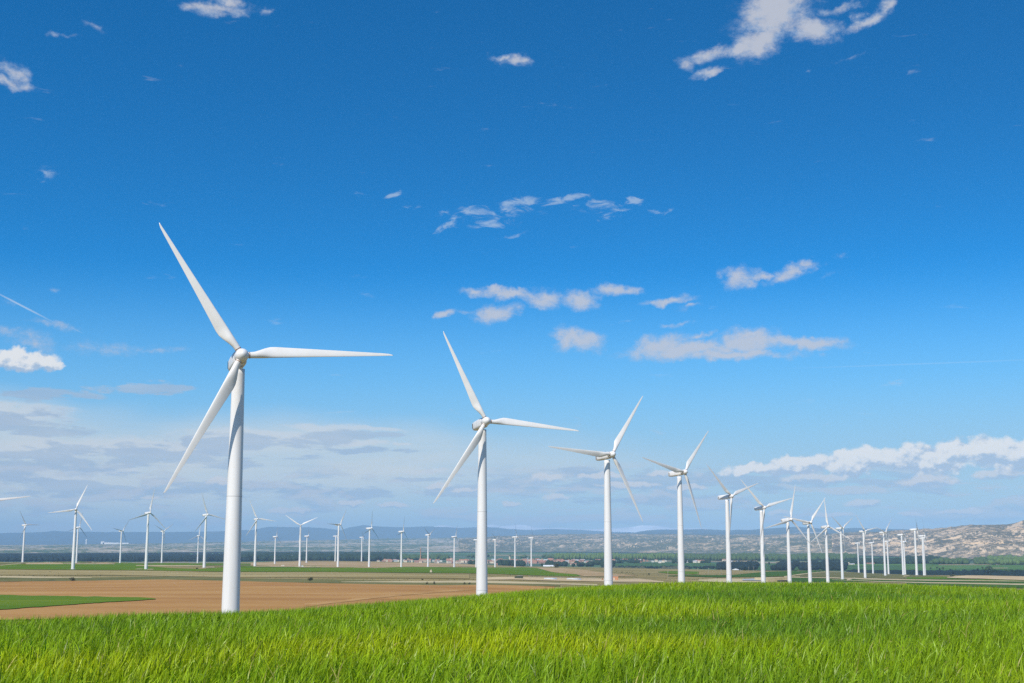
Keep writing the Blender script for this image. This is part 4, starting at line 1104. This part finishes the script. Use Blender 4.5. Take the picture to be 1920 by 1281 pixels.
o = far_range('cliff_hills', M_badr, [1560, 1640, 1680, 1740, 1790, 1840, 1890, 1905, 1920, 2000, 2200], [1041.6, 1042.4, 1043, 1045.6, 1047.6, 1049, 1050, 1050, 1050, 1051, 1052], [1003, 997.5, 996.2, 993, 989, 985.2, 983, 979, 975, 966, 960],
              [7600, 7300, 7000, 6350, 5850, 5500, 5300, 5300, 5300, 5200, 5100], [10500, 10200, 9900, 9300, 8800, 8400, 8200, 8100, 8000, 7800, 7700], ([0, .05, .22, .34, .6, .82, 1, 1.3], [0, .08, .33, .44, .68, .86, 1, 1]), 66, 300, 73, nx=800, ny=240)
tag(o, kind='structure')


def mountain_mat(name, dark, pale, thr, soft=.1, scale=.0012):
    m, t, b, out = new_mat(name); g = t.new('ShaderNodeNewGeometry'); pos = g.outputs['Position']
    n1 = t.noise(t.mapping(pos, scale=(scale, scale * .6, scale * 3)), 1, 7, .62, .5)
    t.link(t.mix(t.smooth(n1, thr, thr + soft), dark, pale), b.inputs['Base Color']); b.inputs['Roughness'].default_value = .95
    return m


o = far_range('mesa_hills', mountain_mat('mesa_forest', (.045, .07, .065), (.50, .44, .36), .62, .06, .0016), [1120, 1175, 1215, 1235, 1360, 1400, 1425, 1480, 1560, 1620, 1680, 1700, 1760, 1800, 1900],
              [1004] * 15, [1004, 1001.5, 994.6, 993, 993.2, 993.4, 990.4, 989.2, 990.6, 989.4, 991.4, 992.2, 991.6, 988.5, 988], [19500] * 15, [24500] * 15, ([0, .3, .6, .9, 1, 1.3], [0, .3, .5, .93, 1, 1]), 120, 1500, 74, nx=600, ny=100)
tag(o, kind='structure')
o = far_range('blue_mountains', mountain_mat('mountain_forest_hazed', (.065, .105, .115), (.14, .17, .165), .6), [-250, 0, 60, 100, 180, 300, 430, 470, 500, 530, 600, 640, 655, 680, 720, 800, 860, 900, 930, 960, 1000, 1030, 1080, 1140, 1200, 1260, 1330],  # forest colour lightened and blued, so part of the haze is painted in
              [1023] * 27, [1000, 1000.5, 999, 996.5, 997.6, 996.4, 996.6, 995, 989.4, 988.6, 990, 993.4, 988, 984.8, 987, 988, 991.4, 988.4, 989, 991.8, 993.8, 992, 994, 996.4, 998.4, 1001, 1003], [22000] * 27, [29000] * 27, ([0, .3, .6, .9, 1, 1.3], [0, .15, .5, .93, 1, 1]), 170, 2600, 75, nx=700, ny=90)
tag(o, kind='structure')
o = far_range('snow_mountains', mountain_mat('snow', (.62, .64, .68), (.92, .92, .93), .45, .2, .0006), [760, 800, 822, 836, 850, 880, 905, 925, 940, 958, 975, 990, 1004, 1030, 1100, 1180, 1205, 1222, 1240, 1262, 1290, 1325, 1360],
              [1004] * 23, [1002, 990, 985.5, 984.2, 987, 990, 984.4, 982.8, 985.6, 984, 982.6, 984.6, 988.5, 990, 992, 988, 984.6, 985.2, 986.4, 990, 989.5, 990.4, 1002], [32500] * 23, [36500] * 23, ([0, .3, .6, .9, 1, 1.3], [0, .3, .55, .93, 1, 1]), 150, 2600, 76, nx=500, ny=80)
tag(o, kind='structure')
# the far plain that carries all of it to the horizon
o = mesh_np('far_plain', np.array([[-44000, 15000, -78], [44000, 15000, -78], [44000, 38500, -78], [-44000, 38500, -78]], float), np.array([[0, 1, 2, 3]]), M_valley); tag(o, kind='structure')
# far western details on the rise
r = empty('water_tower', Vector((ray(162, 1019) * 15000).tolist())); obj_bm('tower', loft([ring(9, -12), ring(9, 26), ring(11, 28), ring(11, 44), ring(4, 47)]), M_white, r)
tag(r, 'pale round tower on the far western horizon behind a turbine blade', 'water tower')
r = empty('white_works', Vector((ray(216, 1019.4) * 15600).tolist()))
for x, w, h in ((-150, 40, 26), (-100, 90, 14), (0, 110, 12), (110, 120, 10)): obj_bm('hall', box((x, 0, h / 2 - 8), (w, 40, h + 16)), M_white, r)
tag(r, 'long white works on the far western horizon', 'factory')

# ------------------------------------------------------------------ air, sky and sun
SUN_EL, SUN_AZ = R_(44), R_(209)          # azimuth clockwise from the view axis: behind the camera, to its left
sd = Vector((math.sin(SUN_AZ) * math.cos(SUN_EL), math.cos(SUN_AZ) * math.cos(SUN_EL), math.sin(SUN_EL)))
sl = bpy.data.lights.new('sun', 'SUN'); sl.energy = 3.8; sl.angle = R_(.53); sl.color = (1, .935, .845)
so = bpy.data.objects.new('sun', sl); C.objects.link(so); so.rotation_euler = sd.to_track_quat('Z', 'Y').to_euler()

hz = obj_bm('haze', box((0, 17000, 265), (90000, 46000, 790)), [], None)
m = bpy.data.materials.new('haze_air'); m.use_nodes = True; m.node_tree.nodes.clear(); t = NT(m.node_tree)
out = t.new('ShaderNodeOutputMaterial'); pv = t.new('ShaderNodeVolumePrincipled')
pv.inputs['Color'].default_value = (.45, .715, .95, 1); pv.inputs['Density'].default_value = 4.4e-5; pv.inputs['Anisotropy'].default_value = -.25
t.link(pv.outputs[0], out.inputs['Volume']); hz.data.materials.append(m)
tag(hz, kind='stuff')
# the box runs from z = -130 to 660

W = bpy.data.worlds.new("World"); S.world = W; W.use_nodes = True
W.cycles.sampling_method = 'NONE'
W.node_tree.nodes.clear(); t = NT(W.node_tree)
wo = t.new('ShaderNodeOutputWorld'); bg = t.new('ShaderNodeBackground'); t.link(bg.outputs[0], wo.inputs[0])
tc = t.new('ShaderNodeTexCoord'); sx = t.new('ShaderNodeSeparateXYZ'); t.link(tc.outputs['Generated'], sx.inputs[0])
X, Y, Z = sx.outputs
sky = t.new('ShaderNodeTexSky'); sky.sky_type = 'NISHITA'; sky.sun_disc = False; sky.sun_elevation = SUN_EL; sky.sun_rotation = SUN_AZ
sky.altitude = 300; sky.air_density = 1.0; sky.dust_density = .25; sky.ozone_density = 3.0
# the clear spring sky deepens quickly above the horizon
zz = t.math('ADD', t.math('MULTIPLY', t.math('MAXIMUM', Z, 0.0), 1.9), .015)
cv = t.new('ShaderNodeCombineXYZ'); t.link(X, cv.inputs[0]); t.link(Y, cv.inputs[1]); t.link(zz, cv.inputs[2])
vn = t.new('ShaderNodeVectorMath'); vn.operation = 'NORMALIZE'; t.link(cv.outputs[0], vn.inputs[0]); t.link(vn.outputs[0], sky.inputs['Vector'])
hs = t.new('ShaderNodeHueSaturation'); hs.inputs['Saturation'].default_value = 1.47; hs.inputs['Value'].default_value = 1.19; t.link(sky.outputs[0], hs.inputs['Color'])
vm = t.new('ShaderNodeVectorMath'); vm.operation = 'MULTIPLY'; t.link(hs.outputs[0], vm.inputs[0]); vm.inputs[1].default_value = (.95, 1.02, .955)
gm = t.new('ShaderNodeGamma'); gm.inputs['Gamma'].default_value = 1.3; t.link(vm.outputs[0], gm.inputs['Color'])
vm2 = t.new('ShaderNodeVectorMath'); vm2.operation = 'MULTIPLY'; t.link(gm.outputs[0], vm2.inputs[0]); vm2.inputs[1].default_value = (1.0, .90, .69)
col = vm2.outputs[0]
# direction as (azimuth, slope): the coordinates in which the clouds hang
hor = t.math('SQRT', t.math('ADD', t.math('MULTIPLY', X, X), t.math('MULTIPLY', Y, Y)))
az = t.math('ARCTAN2', X, Y); te = t.math('DIVIDE', Z, t.math('MAXIMUM', hor, .02))
cq = t.new('ShaderNodeCombineXYZ'); t.link(az, cq.inputs[0]); t.link(te, cq.inputs[1]); Q = cq.outputs[0]
CLOUD_UNIT = 6.56   # radiance of a sunlit cloud in the units of the sky texture


def qpos(px, py):
    r = ray(px, py); return math.atan2(r[0], r[1]), float(r[2] / math.hypot(r[0], r[1]))


def vadd(a, b, k):
    o = t.new('ShaderNodeVectorMath'); o.operation = 'MULTIPLY_ADD'; t.link(b, o.inputs[0]); o.inputs[1].default_value = (k[0], k[1], 0); t.link(a, o.inputs[2]); return o.outputs[0]


def noisevec(vec, scale, detail, rough=.55):
    o = t.new('ShaderNodeTexNoise'); o.noise_dimensions = '2D'; t.link(vec, o.inputs['Vector']); o.inputs['Scale'].default_value = scale; o.inputs['Detail'].default_value = detail; o.inputs['Roughness'].default_value = rough
    s = t.new('ShaderNodeVectorMath'); s.operation = 'SUBTRACT'; t.link(o.outputs['Color'], s.inputs[0]); s.inputs[1].default_value = (.5, .5, .5); return s.outputs[0]


def ellipses(vec, lst):
    res = None
    for e in lst:
        px, py, rx, ry = e[:4]; rot = e[4] if len(e) > 4 else 0; k = e[5] if len(e) > 5 else 1.0
        a, b = qpos(px, py)
        v = t.mapping(vec, loc=(a, b, 0), rot=(0, 0, R_(rot)), scale=(rx / F, ry / F, 1), typ='TEXTURE')
        g = t.new('ShaderNodeTexGradient'); g.gradient_type = 'SPHERICAL'; t.link(v, g.inputs[0]); s = g.outputs['Fac']
        if k != 1.0: s = t.math('MULTIPLY', s, k)
        res = s if res is None else t.math('MAXIMUM', res, s)
    return res


def over(f, c):
    global col
    col = t.mix(f, col, tuple(x * CLOUD_UNIT for x in c) if isinstance(c, tuple) else c)


warp1 = vadd(Q, noisevec(Q, 22, 4), (.030, .016))
warp2 = vadd(warp1, noisevec(Q, 75, 5, .62), (.012, .008))
strat = t.mapping(Q, scale=(9, 62, 1)); strat2 = t.mapping(Q, scale=(20, 95, 1))
nS = t.noise(strat, 1.0, 6, .58, .3, '2D'); nS2 = t.noise(strat2, 1.0, 6, .6, .2, '2D')
nF = t.noise(t.mapping(Q, scale=(42, 62, 1)), 1.0, 10, .72, .15, '2D'); nW = t.noise(t.mapping(Q, rot=(0, 0, R_(-14)), scale=(50, 130, 1)), 1.0, 7, .66, .4, '2D')
nC = t.noise(t.mapping(Q, scale=(48, 70, 1)), 1.0, 7, .55, .0, '2D'); nCu = t.noise(t.mapping(Q, loc=(-48 * 5 / F, 70 * 8 / F, 0), scale=(48, 70, 1)), 1.0, 7, .55, .0, '2D'); relief = t.math('SUBTRACT', nCu, nC)

# 0 pale moisture towards the horizon
over(t.math('MULTIPLY', t.smooth(te, .05, .225, 1, 0), .90), (.235, .50, .75))
over(t.math('MULTIPLY', t.smooth(te, -.02, .135, 1, 0), .92), (.54, .68, .74))
# 1 a thin high veil in the west
veil = ellipses(vadd(Q, noisevec(Q, 6, 3), (.05, .03)), [(120, 880, 900, 130), (500, 870, 800, 110), (-200, 800, 600, 90), (900, 880, 700, 90, 0, .6)])
over(t.math('MULTIPLY', t.smooth(veil, .0, .75), t.math('ADD', t.math('MULTIPLY', nS, .9), .36), clamp=True), (.68, .735, .745))
# 2 level bands of grey-blue cloud and the paler rims above them
band_l = [(40, 792, 160, 30), (-60, 780, 160, 30), (80, 855, 190, 34), (300, 852, 330, 28), (480, 832, 230, 30), (600, 815, 120, 15), (690, 818, 110, 10), (690, 846, 70, 9), (750, 848, 40, 6), (90, 905, 190, 26), (230, 895, 60, 12), (790, 897, 70, 6), (470, 912, 110, 15), (600, 925, 260, 18), (850, 915, 200, 20), (300, 920, 420, 20),
          (60, 740, 120, 16), (262, 728, 130, 15), (1080, 885, 60, 12), (1140, 905, 240, 30), (1300, 895, 120, 24), (1480, 905, 200, 20), (1650, 905, 120, 14), (1230, 940, 260, 20)]
bm_ = ellipses(vadd(Q, noisevec(t.mapping(Q, scale=(.45, 1, 1)), 42, 5, .6), (.040, .012)), band_l)
bd = t.math('MULTIPLY', t.smooth(t.math('ADD', t.math('MULTIPLY', bm_, 1.25), t.math('MULTIPLY', t.math('SUBTRACT', nS2, .5), 4.6)), .20, .86), t.smooth(bm_, 0, .2))
up_ = t.smooth(t.math('ADD', t.math('MULTIPLY', ellipses(vadd(Q, noisevec(t.mapping(Q, scale=(.45, 1, 1)), 42, 5, .6), (.040, .012)), [(e[0], e[1] - 13, *e[2:]) for e in band_l[:12]]), 1.3), t.math('MULTIPLY', t.math('SUBTRACT', nS2, .5), 1.6)), .3, .8)
over(t.math('MULTIPLY', up_, .62), (.70, .73, .76))
over(t.math('MULTIPLY', bd, .74), t.mix(t.smooth(nS, .3, .7), tuple(x * CLOUD_UNIT for x in (.35, .48, .655)), tuple(x * CLOUD_UNIT for x in (.46, .565, .69))))
# 3 rows of small far cumulus low over the horizon
def band(lo, hi, soft):
    a, b = qpos(960, lo)[1], qpos(960, hi)[1]
    return t.math('MULTIPLY', t.smooth(te, b - soft, b + soft), t.smooth(te, a - soft, a + soft, 1, 0))
lowb = band(880, 1000, .010)
nL = t.noise(t.mapping(Q, scale=(17, 78, 1), loc=(2.3, 0, 0)), 1.0, 7, .60, .25, '2D'); nLu = t.noise(t.mapping(vadd(Q, Q, (0, 0)), scale=(17, 78, 1), loc=(2.3, .42, 0)), 1.0, 7, .60, .25, '2D')
lowd = t.math('MULTIPLY', t.smooth(nL, .47, .60), lowb)
over(t.math('MULTIPLY', lowd, .75), t.mix(t.smooth(t.math('SUBTRACT', nL, nLu), -.10, .14), tuple(x * CLOUD_UNIT for x in (.38, .52, .69)), tuple(x * CLOUD_UNIT for x in (.60, .64, .70))))
small = [(1030, 897, 52, 16, 3), (1045, 933, 34, 11), (1130, 893, 60, 10), (1180, 910, 80, 9), (1290, 915, 50, 9), (655, 944, 34, 8), (735, 948, 40, 7), (545, 958, 50, 9), (820, 912, 36, 9), (870, 920, 40, 8), (1520, 897, 75, 12), (1738, 903, 64, 15), (1622, 943, 46, 12), (1460, 962, 30, 8), (1705, 965, 30, 6), (1240, 890, 34, 9), (960, 945, 24, 7), (280, 934, 22, 6), (420, 905, 40, 12), (1880, 890, 60, 12), (1560, 965, 50, 7), (1800, 960, 60, 7)]
ws = vadd(Q, noisevec(Q, 90, 5, .6), (.010, .006)); sm = ellipses(ws, small); smu = ellipses(ws, [(e[0] + 3, e[1] + 6, *e[2:]) for e in small])
smd = t.smooth(t.math('ADD', sm, t.math('MULTIPLY', t.math('SUBTRACT', nC, .5), .9)), .10, .45); smd = t.math('MULTIPLY', smd, t.smooth(sm, 0, .12))
over(t.math('MULTIPLY', smd, .82), t.mix(t.smooth(t.math('ADD', t.math('SUBTRACT', smu, sm), t.math('MULTIPLY', relief, 1.6)), -.28, .30), tuple(x * CLOUD_UNIT for x in (.74, .735, .74)), tuple(x * CLOUD_UNIT for x in (.42, .55, .71))))
# 4 the long cumulus bank in the east and the cumulus in the west
bank = [(1415, 880, 75, 16, 3), (1500, 874, 95, 26, 4), (1590, 868, 90, 30, 3), (1640, 858, 70, 28), (1740, 860, 110, 34, 3), (1790, 850, 55, 30), (1850, 846, 75, 36), (1935, 856, 100, 42), (2020, 860, 120, 45), (55, 678, 66, 23, 3), (28, 672, 44, 26), (90, 684, 34, 13)]
wb = vadd(vadd(Q, noisevec(Q, 60, 5, .55), (.014, .013)), noisevec(Q, 150, 4, .6), (.004, .004))
bk = ellipses(wb, bank); bku = ellipses(wb, [(e[0] + 6, e[1] + 17, *e[2:]) for e in bank])
# flat bases: the cloud stops at its condensation level
bkd = t.smooth(t.math('ADD', bk, t.math('MULTIPLY', t.math('SUBTRACT', nC, .5), .55)), .10, .40); bkd = t.math('MULTIPLY', bkd, t.smooth(bk, 0, .08))
shade = t.smooth(t.math('ADD', t.math('SUBTRACT', bku, bk), t.math('ADD', t.math('MULTIPLY', t.math('SUBTRACT', nF, .5), .8), t.math('MULTIPLY', relief, 3.2))), -.42, .38)
bcol = t.mix(shade, tuple(x * CLOUD_UNIT for x in (.92, .895, .86)), tuple(x * CLOUD_UNIT for x in (.44, .55, .70)))
over(t.math('MULTIPLY', bkd, .90), bcol)
# 5 torn fair-weather puffs
puffs = [(1455, 30, 125, 60, 8), (1420, 75, 80, 46, 30), (1530, 55, 70, 36, -10), (1460, 5, 120, 40), (1385, 95, 60, 18, 20), (1345, 103, 85, 22, 8, .8), (1300, 120, 40, 24, -50, .75), (1330, 143, 46, 13, 18, .8), (1625, 38, 62, 16, 20, .85), (1608, 25, 20, 22, 0, .8), (1665, 14, 40, 20, 40, .8), (1590, 8, 70, 12, 15, .6), (1600, 107, 36, 7, 15, .35), (1522, 132, 14, 6, 10, .4),
         (968, 112, 46, 18, -8, .85), (940, 107, 24, 12, 20, .75), (420, 14, 100, 20, 4, .8), (425, -2, 40, 26, 0, .9), (360, 16, 50, 14, -8, .6), (500, 20, 34, 10, 10, .7), (16, 135, 40, 26, -15, .85), (4, 150, 70, 14, -8, .8), (124, 68, 34, 8, 0, .5), (170, 48, 30, 12, -20, .35),
         (890, 542, 40, 12, -5, .8), (955, 549, 80, 13, -5), (1020, 558, 48, 22, -10), (1087, 562, 46, 22), (1160, 544, 56, 12, -5), (930, 585, 54, 22, 12), (833, 583, 26, 10, 15, .9), (875, 580, 30, 8, 0, .5), (1258, 566, 58, 10, 6, .9), (1275, 608, 32, 6, 10, .6), (1300, 577, 30, 6, 10, .4),
         (1390, 520, 34, 26, 20, .95), (1425, 518, 40, 8, 0, .8), (1485, 510, 60, 17, 18, .95), (1512, 498, 28, 12, 15, .9), (1575, 479, 18, 7, 20, .4), (1555, 518, 22, 8, 30, .3),
         (1085, 638, 62, 24, -12), (1060, 640, 40, 16, 25), (1290, 658, 150, 22, 2), (1240, 650, 75, 24, 12), (1400, 638, 66, 30, -6), (1400, 624, 40, 20, -10), (1490, 645, 120, 16, -5), (1360, 668, 150, 13, 0), (1312, 630, 40, 9, 14, .7), (1540, 667, 26, 7, 0, .4),
         (60, 645, 66, 26, -12, .62), (20, 628, 50, 16, 0, .6), (112, 612, 60, 10, -5, .55), (212, 652, 90, 20, 4, .52), (290, 655, 60, 9, 0, .42), (88, 539, 24, 8, 0, .45), (40, 562, 30, 10, 0, .3)]
pu = ellipses(warp2, [(e[0], e[1], e[2] * (1.0 if e[1] < 160 else 1.22), e[3] * (1.08 if e[1] < 160 else 1.25), *e[4:]) for e in puffs])
pv_ = t.math('ADD', t.math('MULTIPLY', pu, 1.7), t.math('MULTIPLY', t.math('SUBTRACT', nF, .5), 2.5))
pd = t.math('MULTIPLY', t.smooth(pv_, .06, 1.55), t.smooth(pu, 0, .36))
pn_ = t.smooth(t.math('SUBTRACT', t.math('ADD', pv_, t.math('MULTIPLY', t.math('SUBTRACT', nC, .5), .8)), t.math('MULTIPLY', relief, 1.6)), .35, 1.4)
over(t.math('MULTIPLY', pd, .86), t.mix(pn_, tuple(x * CLOUD_UNIT for x in (.42, .53, .70)), tuple(x * CLOUD_UNIT for x in (.57, .59, .655))))
# 6 wisps
wis = [(890, 400, 60, 22, 20), (950, 392, 90, 20, 8), (930, 420, 60, 14, 5), (845, 428, 48, 12, 32), (1000, 385, 60, 16), (1060, 378, 60, 12, 15), (1120, 390, 80, 16, -5), (1193, 382, 30, 12, 0, 1.3), (1135, 408, 36, 8, 10), (1235, 395, 40, 7, 5, .8), (735, 365, 22, 8, 20), (770, 384, 18, 7, 20, .7), (735, 404, 22, 8, 0, .6), (965, 440, 36, 6, 15, .7), (830, 400, 30, 10, 0, .6), (670, 362, 20, 8, 0, .4), (90, 325, 40, 20, 20, .4), (1690, 715, 50, 8, 10, .5), (1240, 810, 60, 9, -25, .35), (1555, 795, 26, 4, 30, .6), (1515, 818, 24, 4, 20, .5), (840, 768, 26, 5, -25, .5), (1085, 790, 20, 26, -20, .35)]
wi = ellipses(warp1, wis)
wd = t.math('MULTIPLY', t.smooth(t.math('ADD', t.math('MULTIPLY', wi, .9), t.math('MULTIPLY', t.math('SUBTRACT', nW, .5), 4.2)), .18, 1.35), t.smooth(wi, 0, .4))
over(t.math('MULTIPLY', wd, .56), (.50, .62, .76))
# 7 contrails
con = ellipses(Q, [(40, 573, 82, 2.6, -25.5), (145, 620, 18, 1.6, -24, .5)]); over(t.math('MULTIPLY', t.smooth(con, .05, .9), .50), (.70, .78, .86))
con2 = ellipses(vadd(Q, noisevec(Q, 10, 2), (0, .002)), [(1740, 682, 330, 2.2, 0)]); over(t.math('MULTIPLY', t.smooth(con2,   .05, .8), .10), (.80, .84, .88))
t.link(col, bg.inputs['Color']); bg.inputs['Strength'].default_value = .12

# ------------------------------------------------------------------ render settings
S.view_settings.view_transform = 'Standard'; S.view_settings.look = 'None'; S.view_settings.exposure = 0.35; S.view_settings.gamma = 1.0
S.render.engine = 'CYCLES'
S.cycles.use_denoising = False
S.cycles.max_bounces = 6; S.cycles.diffuse_bounces = 3; S.cycles.transmission_bounces = 3; S.cycles.volume_bounces = 0
